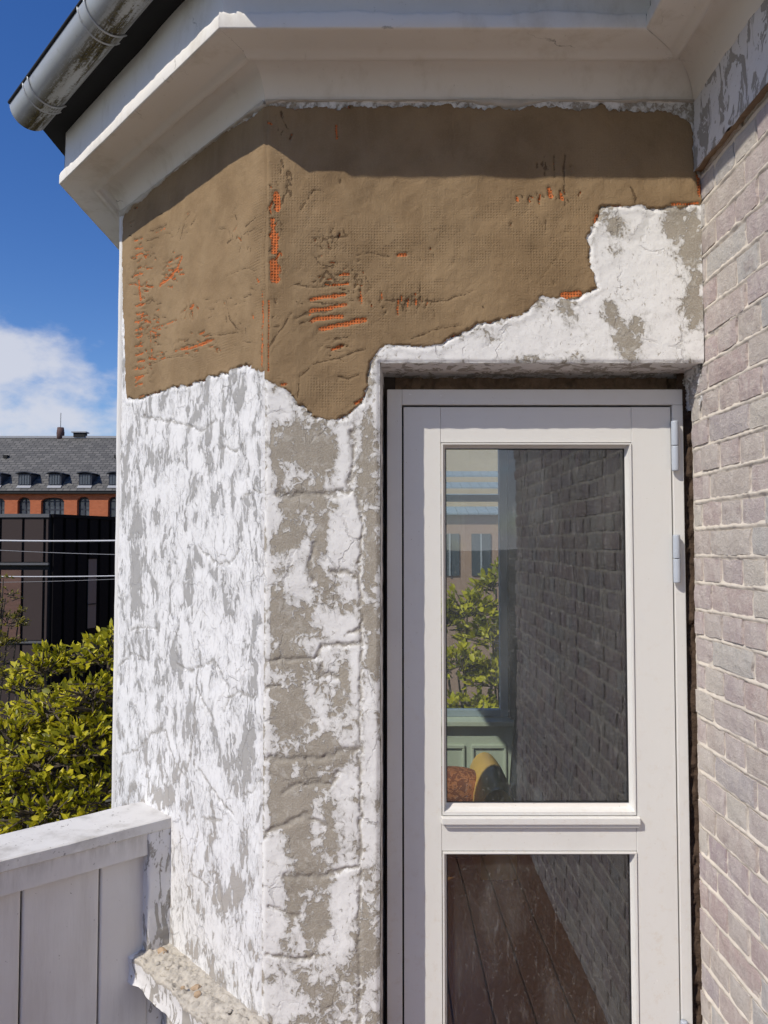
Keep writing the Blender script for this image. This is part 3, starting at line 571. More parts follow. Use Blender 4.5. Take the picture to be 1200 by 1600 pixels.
# crumbs of the right reveal beside the hinges
sheet('right_reveal', lambda a, b: np.stack([BRX-.004+.008*a+(fbm(a*30, b*9, 4, 12)-.5)*.012, 1.872+b*.125-.0*a, .447-a*(.06+.10*fbm(b*6, b*0, 3, 4))], -1), 60, 50, M['oldplaster'], bay)

# ------------------------------------------------------------------ stub pier and broken ledge at the foot of the canted wall
def attrs_for(U, Z, bare=0.): 
    o = np.zeros(U.size); return dict(wc=np.stack([U, Z, 0*U], -1).reshape(-1, 3), bare=o+bare, crack=o, orange=o, gouge=o, gridm=o, tan=o-1)
def plate(name, s0, s1, p0, p1, z0, z1, bare=.02, seed=1):
    """plastered block on the canted wall: right face, outer face, top, bottom as one relief"""
    prof = [(s0, p0), (s0, p1-.004), (s0+.003, p1), (s1, p1)]
    path = [prof[0]]
    for a, b in zip(prof[:-1], prof[1:]):
        n = max(2, int(math.hypot(b[0]-a[0], b[1]-a[1])/.006))
        for k in range(1, n+1): path.append((a[0]+(b[0]-a[0])*k/n, a[1]+(b[1]-a[1])*k/n))
    path = np.array(path); zs = np.linspace(z0, z1, max(3, int((z1-z0)/.006))); I, Zz = np.meshgrid(np.arange(len(path)), zs, indexing='ij')
    w = (fbm(I*.25, Zz*40, 3, seed)-.5)*.005
    s = path[:, 0][:, None]+w; p = path[:, 1][:, None]+w
    V = np.stack([C1[0]+DC[0]*s+NC[0]*p, C1[1]+DC[1]*s+NC[1]*p, Zz], -1).reshape(-1, 3)
    return npmesh(name, V, gridquads(len(path), len(zs)), M['oldplaster'], bay, True, attrs_for(I*.006+.5, Zz, bare))
plate('pier', .466, .66, -.01, .066, -1.123, -.80, .03, 2)
plate('pier', .500, .66, -.01, .050, -1.9, -1.18, .03, 4)
LZ = -1.123
ns, npp = 190, 44
Sg, Pg = np.meshgrid(np.linspace(-.03, .575, ns), np.linspace(0, 1, npp), indexing='ij')
edge = .097+.010*(fbm(Sg*14, Sg*0, 3, 20)-.5)+.012*sst(.44, .50, Sg)
brk = sst(.50, .46, Sg)
rough = (fbm(Sg*22, Pg*2.6, 4, 21)-.5)*.024*brk + (fbm(Sg*120, Pg*14, 4, 22)-.5)*.020*brk + (fbm(Sg*40, Pg*5, 3, 25)-.5)*.004
top = np.clip((Pg)/.70, 0, 1); dn = np.clip((Pg-.70)/.30, 0, 1)
pp = -.005+top*(edge+.005) - .004*np.sin(dn*math.pi) + (fbm(Sg*30, Pg*20, 3, 24)-.5)*.008*dn
zz_ = LZ+.006 - .012*top + rough*(1-dn)*np.clip(Pg*8, 0.15, 1) - dn*(.070+.016*(fbm(Sg*9, Sg*0, 3, 23)-.5))
Vl = np.stack([C1[0]+DC[0]*Sg+NC[0]*pp, C1[1]+DC[1]*Sg+NC[1]*pp, zz_], -1).reshape(-1, 3); Ql = gridquads(ns, npp)
isface = (dn.ravel()[Ql].mean(1) > .16) | (Sg.ravel()[Ql].mean(1) > .475)
ledge = npmesh('ledge', Vl, Ql[isface], M['oldplaster'], bay, True); ledge['label'] = 'broken plaster ledge at the foot of the canted wall'
npmesh('rubble_bed', Vl, Ql[~isface], M['rubble'], ledge, True)
for k in range(3):
    a, b = [(.575, -.02), (.575, .109)][0], 0
endv = [CW(.575, -.01, LZ+.006), CW(.575, .10, LZ-.004), CW(.575, .10, LZ-.08), CW(.575, -.01, LZ-.08)]
pymesh('ledge_end', endv, [(0, 1, 2, 3)], M['oldplaster'], ledge)
def pebble(name, s, p, z, r, sq, mat, parent, seed):
    bm = bmesh.new(); bmesh.ops.create_icosphere(bm, subdivisions=2, radius=1); rr = random.Random(seed)
    for v in bm.verts: v.co *= rr.uniform(.78, 1.12); v.co = Vector((v.co.x*r*sq[0], v.co.y*r*sq[1], v.co.z*r*sq[2]))
    q = Vector(CW(s, p, z)); R_ = Matrix.Rotation(rr.uniform(0, 6), 3, 'Z')
    for v in bm.verts: v.co = R_ @ v.co + q
    me = bpy.data.meshes.new(name); bm.to_mesh(me); bm.free(); return obj(name, me, parent, mat)
for k, (s, p, r, sq, m) in enumerate([(.437, .035, .022, (1.2, .8, .7), 'stone'), (.360, .05, .016, (1.2, 1, .7), 'rubble'), (.335, .045, .019, (1.1, .8, .7), 'rubble'), (.22, .05, .014, (1.3, 1, .6), 'stone'), (.19, .06, .013, (1, 1, .8), 'stone'), (.27, .03, .010, (1, 1, .8), 'rubble'), (.13, .055, .012, (1.2, .9, .7), 'rubble'), (.39, .07, .010, (1, 1, .8), 'rubble'), (.08, .04, .013, (1, 1.1, .7), 'rubble'), (.24, .075, .008, (1, 1, 1), 'stone')]):
    pebble('stone_fragment', s, p, LZ+.003, r*.75, sq, M[m], ledge, k)

# ------------------------------------------------------------------ cornice swept round the bay and along the brick wall
prof = [(-.004, 1.092), (.004, 1.096), (.007, 1.108), (.011, 1.122), (.018, 1.138), (.028, 1.152), (.040, 1.162), (.056, 1.169), (.066, 1.171), (.067, 1.160), (.071, 1.1545), (.078, 1.1535), (.084, 1.157), (.090, 1.164), (.100, 1.165), (.140, 1.163), (.170, 1.160), (.179, 1.160), (.180, 1.163), (.180, 1.190), (.178, 1.197), (.168, 1.202), (.166, 1.206), (.165, 1.26), (.164, 1.335)]
path = [np.array([BRX-.012, -1.0]), np.array([BRX-.012, D0]), C1, C2, np.array([C2[0], y1w])]
def nrm_of(a, b): d = (b-a)/np.linalg.norm(b-a); return np.array([-d[1], d[0]])*-1
segs = [nrm_of(path[i], path[i+1]) for i in range(4)]
segs = [n if True else n for n in segs]
# outward normals: brick wall faces -x, front wall -y, canted NC, side wall -x
segs = [np.array([-1., 0]), np.array([0., -1.]), NC, np.array([-1., 0])]
mit = [segs[0]]
for i in range(3): n = segs[i]+segs[i+1]; mit.append(n/(1+segs[i] @ segs[i+1]))
mit.append(segs[3])
crn = None
names = ['cornice', 'cornice', 'cornice', 'cornice']
for i in range(4):
    a, b = path[i], path[i+1]; L = np.linalg.norm(b-a); n = max(2, int(L/.006)); n = min(n, 260)
    t = np.linspace(0, 1, n); rows = []
    for k, (p, z) in enumerate(prof):
        A = a+mit[i]*p; B = b+mit[i+1]*p; xy = A[None]*(1-t[:, None])+B[None]*t[:, None]; zz2 = np.full(n, z)
        s = t*L+i*3.3
        if k in (0, 1): zz2 = zz2+(fbm(s*30, s*0, 3, 50)-.5)*.008
        if 19 <= k <= 22:
            jag = np.floor(fbm(s*9, s*0, 2, 52)*5)/5-.5; zz2 = zz2+jag*.014+(fbm(s*60, s*0, 3, 53)-.5)*.007
        if k == 0: pass
        dd = (fbm(s*6, s*0+k*.3, 3, 54)-.5)*.004; xy = xy+segs[i][None]*dd[:, None]; zz2 = zz2+(fbm(s*7, s*0+k*.25, 2, 55)-.5)*.003
        rows.append(np.concatenate([xy, zz2[:, None]], 1))
    V = np.stack(rows, 1).reshape(-1, 3); o = npmesh('cornice', V, gridquads(n, len(prof)), M['cornice'], bay, True)
# eave board and roof deck over it (only its edge and underside can be seen)
def offs(p, k): return path[k]+mit[k]*p
roofp = [offs(.15, 0), offs(.150, 1), offs(.150, 2), offs(.150, 3), offs(.150, 4)]
pts = [tuple(offs(.20, 0)), tuple(offs(.20, 1)), tuple(C1+np.array([.03, -.325])), tuple(C1+mit[2]*.27+np.array([-.02, 0])), tuple(offs(.27, 3)), tuple(offs(.27, 4)), (2.6, y1w), (2.6, -1.0)]
pts = [(BRX-.36, -1.0), (BRX-.36, D0-.235), tuple(offs(.235, 2)), tuple(offs(.235, 3)), tuple(offs(.235, 4)), (2.6, y1w), (2.6, -1.0)]
prism('eave_board', pts, 1.338, 1.362, M['dark'], bay)
prism('roof_deck', [(x*1.0, y) for x, y in pts], 1.362+.002, 1.45, M['dark'], bay)

# ------------------------------------------------------------------ zinc gutter on the canted side
gut = empty('gutter', CW(.45, .26, 1.33), 'grey zinc half round gutter with moss stains at the eave corner', 'gutter')
GC, GZc, GR = .262, 1.385, .062
def gutter_part(name, s0, s1, r, a0, a1, n, m, mat, thick=.0):
    S_, A_ = np.meshgrid(np.linspace(s0, s1, n), np.linspace(a0, a1, m), indexing='ij')
    p = GC+r*np.cos(A_); z = GZc+r*np.sin(A_)
    V = np.stack([C1[0]+DC[0]*S_+NC[0]*p, C1[1]+DC[1]*S_+NC[1]*p, z], -1).reshape(-1, 3)
    return npmesh(name, V, gridquads(n, m), mat, gut, True, dict(wc=np.stack([S_, (A_-a0)/(a1-a0), 0*S_], -1).reshape(-1, 3)))
SE = .965
gutter_part('trough', -.108, SE, GR, -math.pi, 0.0, 120, 30, M['gutter'])
for s in (.80, .36):
    c_ = gutter_part('joint_collar', s-.022, s+.022, GR+.0025, -math.pi, 0.02, 4, 30, M['gutter'])
    tube('collar_rim', [CW(s-.022, GC+(GR+.003)*math.cos(a), GZc+(GR+.003)*math.sin(a)) for a in np.linspace(-math.pi, 0, 24)], .003, M['gutter'], c_, 6)
    tube('collar_rim', [CW(s+.022, GC+(GR+.003)*math.cos(a), GZc+(GR+.003)*math.sin(a)) for a in np.linspace(-math.pi, 0, 24)], .003, M['gutter'], c_, 6)
cap_v = [CW(SE, GC+GR*math.cos(a), GZc+GR*math.sin(a)) for a in np.linspace(-math.pi, 0, 25)]
pymesh('end_cap', cap_v, [tuple(range(25))], M['gutter'], gut)
tube('front_bead', [CW(-.11, GC+GR+.0015, GZc+.002), CW(SE-.002, GC+GR+.0015, GZc+.002)], .005, M['dark'], gut, 10)

# the same gutter goes on round the corner above the door
Xg, Ag = np.meshgrid(np.linspace(C1[0]-.108, BRX-.05, 40), np.linspace(-math.pi, 0, 24), indexing='ij')
npmesh('trough', np.stack([Xg, D0-GC-GR*np.cos(Ag), GZc-.018+GR*np.sin(Ag)], -1).reshape(-1, 3), gridquads(40, 24), M['gutter'], gut, True, dict(wc=np.stack([Xg+3, (Ag+math.pi)/math.pi, 0*Xg], -1).reshape(-1, 3)))

# ------------------------------------------------------------------ brick wall
bw = empty('brick_wall', (.9, 1.2, -1.65), 'whitewashed mauve grey brick wall to the right of the door', 'wall')
CH = .0667; Z0 = .106-CH*27
def brick_mesh(L, seed):
    rr = random.Random(seed); H = CH-.011; nx, nz_ = (7, 4) if L > .15 else (4, 4)
    V = []; Fc = []
    for i in range(nx):
        for j in range(nz_):
            y = -L/2+L*i/(nx-1); z = -H/2+H*j/(nz_-1); ed = (i in (0, nx-1)) or (j in (0, nz_-1)); cor = (i in (0, nx-1)) and (j in (0, nz_-1))
            V.append(((.0035 if cor and rr.random() < .4 else .0012 if ed else 0)+rr.uniform(-.0005, .0005), y+rr.uniform(-.0022, .0022), z+rr.uniform(-.0022, .0022)))
    for i in range(nx-1):
        for j in range(nz_-1): a = i*nz_+j; Fc.append((a, a+1, a+nz_+1, a+nz_))
    ring = [i*nz_ for i in range(nx)]+[(nx-1)*nz_+j for j in range(1, nz_)]+[i*nz_+nz_-1 for i in range(nx-2, -1, -1)]+[j for j in range(nz_-2, 0, -1)]
    b0 = len(V)
    for k in ring: V.append((.028, V[k][1], V[k][2]))
    m = len(ring)
    for k in range(m): Fc.append((ring[k], ring[(k+1) % m], b0+(k+1) % m, b0+k))
    return V, Fc
HL, SL = .104, .206
variants = {}
for L, nm in ((HL-.011, 'header'), (SL-.011, 'stretcher'), (.046, 'closer')):
    variants[nm] = []
    for k in range(7):
        V, Fc = brick_mesh(L, hash((nm, k)) % 1000 if False else k*31+len(nm)); me = bpy.data.meshes.new('brick'); me.from_pydata(V, [], Fc); me.update()
        me.materials.append(M['brick']); variants[nm].append((me, V, Fc))
far_V, far_F, far_R = [], [], []
YEND = 1.948; nb = 0
for c in range(0, 42):
    zc = Z0+(c+.5)*CH
    if zc > 1.09: break
    kind = 'header' if (c % 2) == 0 else 'stretcher'
    y = YEND; first = True
    wv_ = c*.7
    while y > -.55:
        if first and kind == 'header': L, nm = .052+.005, 'closer'
        elif first and kind == 'stretcher': L, nm = HL, 'header'
        else: L, nm = (HL, 'header') if kind == 'header' else (SL, 'stretcher')
        first = False
        yc = y-L/2; zz3 = zc+.0022*math.sin(yc*7+wv_)+random.uniform(-.001, .001); me, V, Fc = random.choice(variants[nm])
        xo = BRX+random.uniform(-.002, .002)
        if y > 1.50 and zc > -1.35 and zc < 1.02:
            o = bpy.data.objects.new('brick', me); COL.objects.link(o); o.location = (xo, yc, zz3); o.rotation_euler = (random.uniform(-.012, .012), 0, random.uniform(-.012, .012)); setparent(o, bw); nb += 1
        else:
            b0 = len(far_V); far_V += [(a+xo, b+yc, d+zz3) for a, b, d in V]; far_F += [tuple(k+b0 for k in f) for f in Fc]; far_R += [random.random()]*len(V)
        y -= L
me = bpy.data.meshes.new('brick_courses'); me.from_pydata(far_V, [], far_F); me.update()
at = me.attributes.new('rnd', 'FLOAT', 'POINT'); at.data.foreach_set('value', np.array(far_R, np.float32))
o = obj('brick_courses', me, bw, M['brick_far']); o['kind'] = 'stuff'
# mortar: recessed behind the bricks, bulging out along each bed joint
def mortar(name, ya, yb, za, zb, st):
    ys = np.arange(ya, yb, st); zs = np.arange(za, zb, st*.62); Y_, Z_ = np.meshgrid(ys, zs, indexing='ij')
    ph = ((Z_-Z0+.0022*np.sin(Y_*7)+(fbm(Y_*16, Z_*16, 2, 30)-.5)*.004) % CH)/CH; d = np.minimum(ph, 1-ph)
    ridge = np.exp(-(d/.085)**2)
    ridge = ridge*sst(YEND+.004, YEND-.03, Y_)
    x = BRX+.0050-ridge*(.0046+.006*(fbm(Y_*22, Z_*22, 3, 31)-.45))-(fbm(Y_*70, Z_*70, 3, 32)-.5)*.005
    V = np.stack([x, Y_, Z_], -1).reshape(-1, 3); Q = gridquads(len(ys), len(zs))[:, ::-1]
    return npmesh(name, V, Q, M['mortar'], bw, True)
mortar('mortar_bed', 1.48, YEND+.006, -1.5, 1.09, .005)
mortar('mortar_bed', -.56, 1.481, -1.7, 1.09, .012)
box('wall_core', BRX+.016, 1.05, -.55, YEND, GZ, 1.33, M['filler'], bw, 0)
# plaster band under the cornice
FZ = float(onX(1091, 262, .766)[2])
def band(a, b):
    Yy = 1.858-a*2.4; z = FZ-.0+b*(1.10-FZ)
    z = z+np.where(b < .02, (fbm(Yy*30, Yy*0, 3, 36)-.5)*.010, 0)
    x = .766+(fbm(Yy*12, z*12, 4, 37)-.5)*.008-.004*np.exp(-(b/.12)**2)
    return np.stack([x, Yy, z], -1)
sheet('plaster_band', band, 420, 40, M['oldplaster'], bw)
sheet('band_underside', lambda a, b: np.stack([.763+b*.03+(fbm(a*200, a*0, 3, 39)-.5)*.004, 1.858-a*2.4, FZ+.001+(fbm(a*72, a*0+.3, 3, 36)-.5)*.006+b*.004+(fbm(a*160, b*3, 3, 38)-.5)*.006], -1), 420, 8, M['filler'], bw)

# ------------------------------------------------------------------ balcony door
door = empty('balcony_door', (.39, 1.99, -1.66), 'white glazed balcony door with two panes and grey hinges', 'door')
YF = 1.965; YL = 1.968; ZF = .399; DB = -1.62
frm = box('door_frame', .008, .046, YF, YF+.075, DB, ZF-.0002, M['door'], door, .002)           # left jamb carries the others
box('frame_head', .0462, .7695, YF+.0004, YF+.075, .359, ZF, M['door'], frm, .002)
box('frame_jamb', .742, .7697, YF, YF+.075, DB, .3588, M['door'], frm, .002)
box('frame_seal', .047, .741, YF+.045, YF+.07, DB, .358, M['rubber'], frm, 0)if False else None
for a in ((.0465, .060, DB, .3585), (.728, .7415, DB, .3585)): box('seal', a[0], a[1], YF+.04, YF+.06, a[2], a[3], M['rubber'], frm, 0)
box('seal', .0605, .7275, YF+.04, YF+.06, .340, .3585, M['rubber'], frm, 0)
LX0, LX1 = .0505, .7385; LT = .3535
PX0, PX1 = .146, .637
leaf = box('door_leaf', LX0, PX0-.0004, YL, YL+.05, DB+.01, LT, M['door'], door, .0015)               # hinge opposite stile
box('stile', PX1+.0004, LX1, YL, YL+.05, DB+.01, LT, M['door'], leaf, .0015)
box('top_rail', PX0, PX1, YL+.0006, YL+.05, .262, LT-.0002, M['door'], leaf, .0012)
box('middle_rail', PX0, PX1, YL+.0006, YL+.05, -.772, -.704, M['door'], leaf, .0012)
box('bottom_rail', PX0, PX1, YL+.0006, YL+.05, DB+.01, -1.52, M['door'], leaf, .0012)
def glazing(z0, z1, sill):
    xa, xb = PX0+.001, PX1-.001
    w = .013; G0, G1 = xa+w, xb-w
    def bead(name, quad):   # moulded bead: outer step, slope, inner lip
        pass
    V = []; Fc = []; yo = [YL+.003, YL-.004, YL-.004, YL+.006, YL+.016, YL+.020]; off = [0, .0008, .0045, .0062, .0095, w]
    for o_, y_ in zip(off, yo): V += [(xa+o_, y_, z0+o_*(2.0 if sill else 1)), (xb-o_, y_, z0+o_*(2.0 if sill else 1)), (xb-o_, y_, z1-o_), (xa+o_, y_, z1-o_)]
    for k in range(len(off)-1):
        for j in range(4): Fc.append((k*4+j, k*4+(j+1) % 4, k*4+4+(j+1) % 4, k*4+4+j))
    b = pymesh('glazing_bead', V, Fc, M['door'], leaf)
    g = box('glass_pane', xa+w-.001, xb-w+.001, YL+.0195, YL+.0235, z0+w*(1.9 if sill else .95), z1-w*.95, M['glass'], leaf, 0)
    sx0, sx1, sz0, sz1 = xa+w, xb-w, z0+w*(2 if sill else 1), z1-w
    for q in ((sx0, sx0+.0015, sz0, sz1), (sx1-.0015, sx1, sz0, sz1), (sx0, sx1, sz1-.0018, sz1), (sx0, sx1, sz0, sz0+.002)): box('pane_seal', q[0], q[1], YL+.0172, YL+.0192, q[2], q[3], M['rubber'], b, 0)
    return g
glazing(-.683, .2605, True); glazing(-1.518, -.7735, False)
# sloped dusty sill and drip bar
pymesh('pane_sill', [(PX0+.006, YL-.002, -.684), (PX1-.006, YL-.002, -.684), (PX1-.022, YL+.0192, -.6585), (PX0+.022, YL+.0192, -.6585)], [(0, 1, 2, 3)], M['sill'], leaf)
box('drip_bar', PX0-.0015, PX1+.006, YL-.016, YL+.010, -.7025, -.6845, M['door'], leaf, .003, 3)
box('drip_bar_lip', PX0+.010, PX1+.004, YL-.010, YL+.008, -.7105, -.7028, M['door'], leaf, .001)
for (za, zb) in ((.187, .315), (-.098, .024), (-1.30, -1.18)):
    zm = (za+zb)/2; hx, hy = .7435, YF-.011
    h = tube('hinge', [(hx, hy, za), (hx, hy, za+.0015), (hx, hy, za+.003), (hx, hy, zm-.003), (hx, hy, zm-.0008)], [.0078, .0088, .0089, .0089, .0086], M['hinge'], door, 16)
    tube('knuckle', [(hx, hy, zm+.0008), (hx, hy, zm+.003), (hx, hy, zb-.003), (hx, hy, zb-.0015), (hx, hy, zb)], [.0086, .0089, .0089, .0088, .0078], M['hinge'], h, 16)
    tube('hinge_pin', [(hx, hy, zm-.01), (hx, hy, zm+.01)], .005, M['rubber'], h, 10)
box('threshold', .0, .775, 1.93, 2.06, -1.66, -1.625, M['door'], door, .003)

# ------------------------------------------------------------------ balcony floor and railing
def deck_mat():
    t = NT('red_brown_deck'); p = t.geo(); c = t.mix(t.noise(t.map(p, (8, 1, 1)), 9, 6, .65), (.11, .045, .02), (.25, .105, .045)); return t.done(c, .6, t.bump(t.noise(t.map(p, (9, 1, 1)), 30, 5), .002, .4), 0, .3)
M['deck'] = deck_mat()
fl = box('balcony_floor', -1.75, .80, -.62, 2.02, -1.80, -1.69, M['gap'], None, 0); fl['kind'] = 'structure'
for k in range(18):
    x = -1.74+k*.142
    y1_ = 1.98 if x > -.2 else min(1.98, 1.70)
    box('deck_plank', x, x+.136, -.62, 1.99 if x > -.05 else 1.6, -1.689, -1.665, M['deck'], fl, .003, 1)
rl = empty('balcony_railing', CW(.54, .7, -1.66), 'grey white boarded balcony railing with a wide cap board', 'railing')
RL = 1.9
def warp_cap(v):
    q = CW(v.x, v.y, v.z); return Vector(q)
bm = bmesh.new(); n = 60; vs = []
prof_c = [(.649, -.800), (.649, -.776), (.645, -.771), (.466, -.770), (.4625, -.773), (.462, -.798), (.465, -.801)]
for i in range(n+1):
    y = -.004+RL*i/n; row = []
    for k, (s, z) in enumerate(prof_c):
        wob = (fbm(np.array([y*12]), np.array([k*.7]), 3, 57)[0]-.5)*.003
        row.append(bm.verts.new(CW(s+wob, y, z+wob*.6)))
    vs.append(row)
for i in range(n):
    for k in range(len(prof_c)): k2 = (k+1) % len(prof_c); bm.faces.new((vs[i][k], vs[i][k2], vs[i+1][k2], vs[i+1][k]))
bm.faces.new(vs[0]); bm.faces.new(vs[-1][::-1]); bmesh.ops.recalc_face_normals(bm, faces=bm.faces[:])
me = bpy.data.meshes.new('cap_board'); bm.to_mesh(me); bm.free(); obj('cap_board', me, rl, M['cap'])
box('top_fascia', .470, .4885, .004, RL, -.861, -.8015, M['rail'], rl, .002, 2, cxf)
box('outer_fascia', .625, .643, .004, RL, -.861, -.8015, M['rail'], rl, .002, 2, cxf)
def cplane(x, y, s):   # pixel to (p, z) on the board plane
    d = ray(x, y); n3 = np.array([DC[0], DC[1]]); t = (n3 @ (C1+DC*s))/(d[0]*n3[0]+d[1]*n3[1]); q = d*t; return float((q[:2]-C1) @ NC), float(q[2])
SB = .492
pe = [cplane(233, 1420, SB)[0], cplane(156, 1420, SB)[0], cplane(34, 1420, SB)[0]]
wB = pe[2]-pe[1]
edges = [pe[0], pe[1], pe[2]]
while edges[-1] < RL-.05: edges.append(edges[-1]+wB*1.0)
for k in range(len(edges)-1):
    dz = .0045 if k % 2 else 0
    box('board', SB+dz*.0+random.uniform(0, .0015), SB+.022, edges[k]+.0025, edges[k+1]-.0025, -1.66, -.8625, M['rail'], rl, .006, 3, cxf)
box('backing_board', SB+.024, SB+.030, edges[0]-.02, RL, -1.66, -.8625, M['gap'], rl, 0, 1, cxf)
box('end_strip', SB+.004, SB+.03, -.0, edges[0]-.004, -1.9, -.8625, M['rail'], rl, 0, 1, cxf) if False else None
box('corner_post', .53, .61, RL-.10, RL-.005, -1.66, -.8625, M['rail'], rl, .003, 1, cxf)

# ------------------------------------------------------------------ the room behind the glass
M['roomwall'] = simple('dim_room_wall', (.10, .095, .09), .9, .1, 4)
M['roomgreen'] = simple('pale_green_panelling', (.52, .56, .47), .5, .06, 5, .05)
room = empty('room', (.6, 3.4, -1.64), 'dim room with a panelled window seen through the door glass', 'room'); RY = 4.6
def fmat():
    t = NT('oak_floor'); p = t.geo(); c = t.mix(t.noise(t.map(p, (6, 1, 1)), 8, 6), (.13, .06, .025), (.26, .13, .06)); return t.done(c, .35, None, 0, .4)
box('floor', BX+.2, 2.4, 2.06, RY+.2, -1.70, -1.64, fmat(), room, 0)
box('ceiling', BX+.2, 2.4, 2.11, RY+.2, 1.22, 1.30, M['roomwall'], room, 0)
box('end_wall', 2.4, 2.5, 2.06, RY+.2, -1.7, 1.3, M['roomwall'], room, 0)
box('inner_wall', .86, 2.4, 2.06, 2.16, -1.7, 1.3, M['roomwall'], room, 0)
WX0, WX1, WZ0, WZ1 = .10, .745, -1.035, .95
box('back_wall', BX+.2, WX0, RY, RY+.16, -1.64, 1.22, M['roomwall'], room, 0)
box('back_wall', WX1, 2.4, RY, RY+.16, -1.64, 1.22, M['roomwall'], room, 0)
box('back_wall', WX0, WX1, RY, RY+.16, WZ1, 1.22, M['roomwall'], room, 0)
apr = box('window_apron', WX0, WX1+.06, RY-.02, RY+.155, -1.64, WZ0-.03, M['roomgreen'], room, .002)
for (a, b) in ((.28, .475), (.515, .72)):
    for q in ((a, b, -1.20, -1.18), (a, b, -1.55, -1.53), (a, a+.014, -1.529, -1.201), (b-.014, b, -1.529, -1.201)): box('panel_moulding', q[0], q[1], RY-.032, RY-.0205, q[2], q[3], M['roomgreen'], apr, .003)
box('window_board', WX0-.04, WX1+.06, RY-.07, RY+.15, WZ0-.028, WZ0, M['roomgreen'], apr, .004)
M['sash'] = simple('blue_grey_sash', (.33, .38, .44), .5, .05)
fw = box('window_frame', WX0, WX0+.045, RY+.05, RY+.11, WZ0+.001, WZ1, M['sash'], room, .002)
box('window_stile', WX1-.045, WX1, RY+.05, RY+.11, WZ0+.001, WZ1, M['sash'], fw, .002)
for z in (WZ0+.001, .26, WZ1-.045): box('window_rail', WX0+.0455, WX1-.0455, RY+.052, RY+.108, z, z+.04, M['sash'], fw, .002)
box('window_pane', WX0+.045, WX1-.045, RY+.078, RY+.082, WZ0+.03, WZ1-.04, M['clear'], fw, 0)
# curtain gathered to the right of that window
def curtain(a, b):
    zt = 1.15-b*2.75; wd = .78+.10*np.sin(b*3.0); x = .80+.02*np.sin(b*9)+a*wd-.10*sst(.55, .95, b)*(1-a)
    return np.stack([x, RY-.16+.035*np.sin(a*46+b*1.5)+.012*np.sin(a*103), zt], -1)
M['curtain'] = simple('dark_blue_curtain', (.035, .038, .05), .9, .2)
cu = sheet('curtain', curtain, 90, 40, M['curtain'], None)
tag(cu, 'dark blue grey curtain hanging inside beyond the door glass', 'curtain')
# armchair with a rounded mustard back
ch = empty('armchair', (.36, 4.1, -1.64), 'mustard armchair with rust patterned cushion behind the door glass', 'armchair')
M['mustard'] = simple('mustard_leather', (.62, .38, .10), .45, .15, 8, .1)
def cushmat():
    t = NT('rust_patterned_fabric'); p = t.geo(); v = t.step(t.noise(t.vmath('ADD', p, t.map(t.noise(p, 20, 2, .5, 0, True), (.05, .05, .05))), 28, 2, .5, 2.0), .48, .54); return t.done(t.mix(v, (.20, .055, .022), (.42, .15, .06)), .9)
M['cush'] = cushmat(); M['brown'] = simple('dark_brown_upholstery', (.035, .022, .018), .7, .2)
def shell(name, cx, cy, rx, ry, h0, h1, t, a0, a1, mat, parent, n=40, m=10):
    A = np.linspace(a0, a1, n); rows = []
    for a in A:
        r_ = []
        for k in range(m):
            g = 2*math.pi*k/m; rr_ = 1+t/rx*math.cos(g); e = math.sin((a-a0)/(a1-a0)*math.pi)**.5
            top_ = h0+(h1-h0)*(.35+.65*e); z = (h0+top_)/2+(top_-h0)/2*np.sign(math.sin(g))*abs(math.sin(g))**.5
            r_.append((cx+rx*rr_*math.cos(a), cy+ry*rr_*math.sin(a), z))
        rows.append(r_)
    V = np.array(rows).reshape(-1, 3); Q = []
    for i in range(n-1):
        for k in range(m): Q.append((i*m+k, i*m+(k+1) % m, (i+1)*m+(k+1) % m, (i+1)*m+k))
    return pymesh(name, V, Q+[tuple(range(m)), tuple(range((n-1)*m, n*m))[::-1]], mat, parent, True)
def blob(name, c, r, mat, parent, pw=.6):
    bm = bmesh.new(); bmesh.ops.create_uvsphere(bm, u_segments=28, v_segments=16, radius=1)
    for v in bm.verts: v.co = Vector([c[k]+r[k]*math.copysign(abs(v.co[k])**pw, v.co[k]) for k in range(3)])
    me = bpy.data.meshes.new(name); bm.to_mesh(me); bm.free(); me.polygons.foreach_set('use_smooth', [True]*len(me.polygons)); return obj(name, me, parent, mat)
blob('seat', (.32, 4.02, -1.44), (.30, .28, .10), M['brown'], ch)
# rolled arm: a rounded slab seen end on
arm_pts = []
for sx, nm in ((.555, 'arm'), (.03, 'arm')):
    V = []; Fc = []; n = 26; prof_a = [(.10*math.cos(g)*1.0, .0+.16*math.sin(g)) for g in np.linspace(0, math.pi, 13)]
    for i in range(n):
        t_ = i/(n-1); y = 3.78+.52*t_; sc = 1-.12*(2*t_-1)**2; lift = .04*t_
        for (dx, dz) in prof_a: V.append((sx+dx*sc, y, -1.33+lift+dz*sc))
        V.append((sx-.10*sc, y, -1.62)); V.append((sx+.10*sc, y, -1.62))
    m = len(prof_a)+2
    for i in range(n-1):
        for k in range(m): Fc.append((i*m+k, i*m+(k+1) % m, (i+1)*m+(k+1) % m, (i+1)*m+k))
    Fc.append(tuple(range(m))); Fc.append(tuple(range((n-1)*m, n*m))[::-1]); pymesh('arm', V, Fc, M['mustard'], ch, True)
blob('backrest', (.30, 4.36, -1.42), (.30, .07, .17), M['brown'], ch)
blob('cushion', (.33, 4.1, -1.28), (.20, .12, .10), M['cush'], ch, .7)
for (x, y) in ((.06, 3.82), (.55, 3.82), (.06, 4.3), (.55, 4.3)): tube('leg', [(x, y, -1.64), (x, y, -1.56)], [.015, .02], M['brown'], ch, 8)

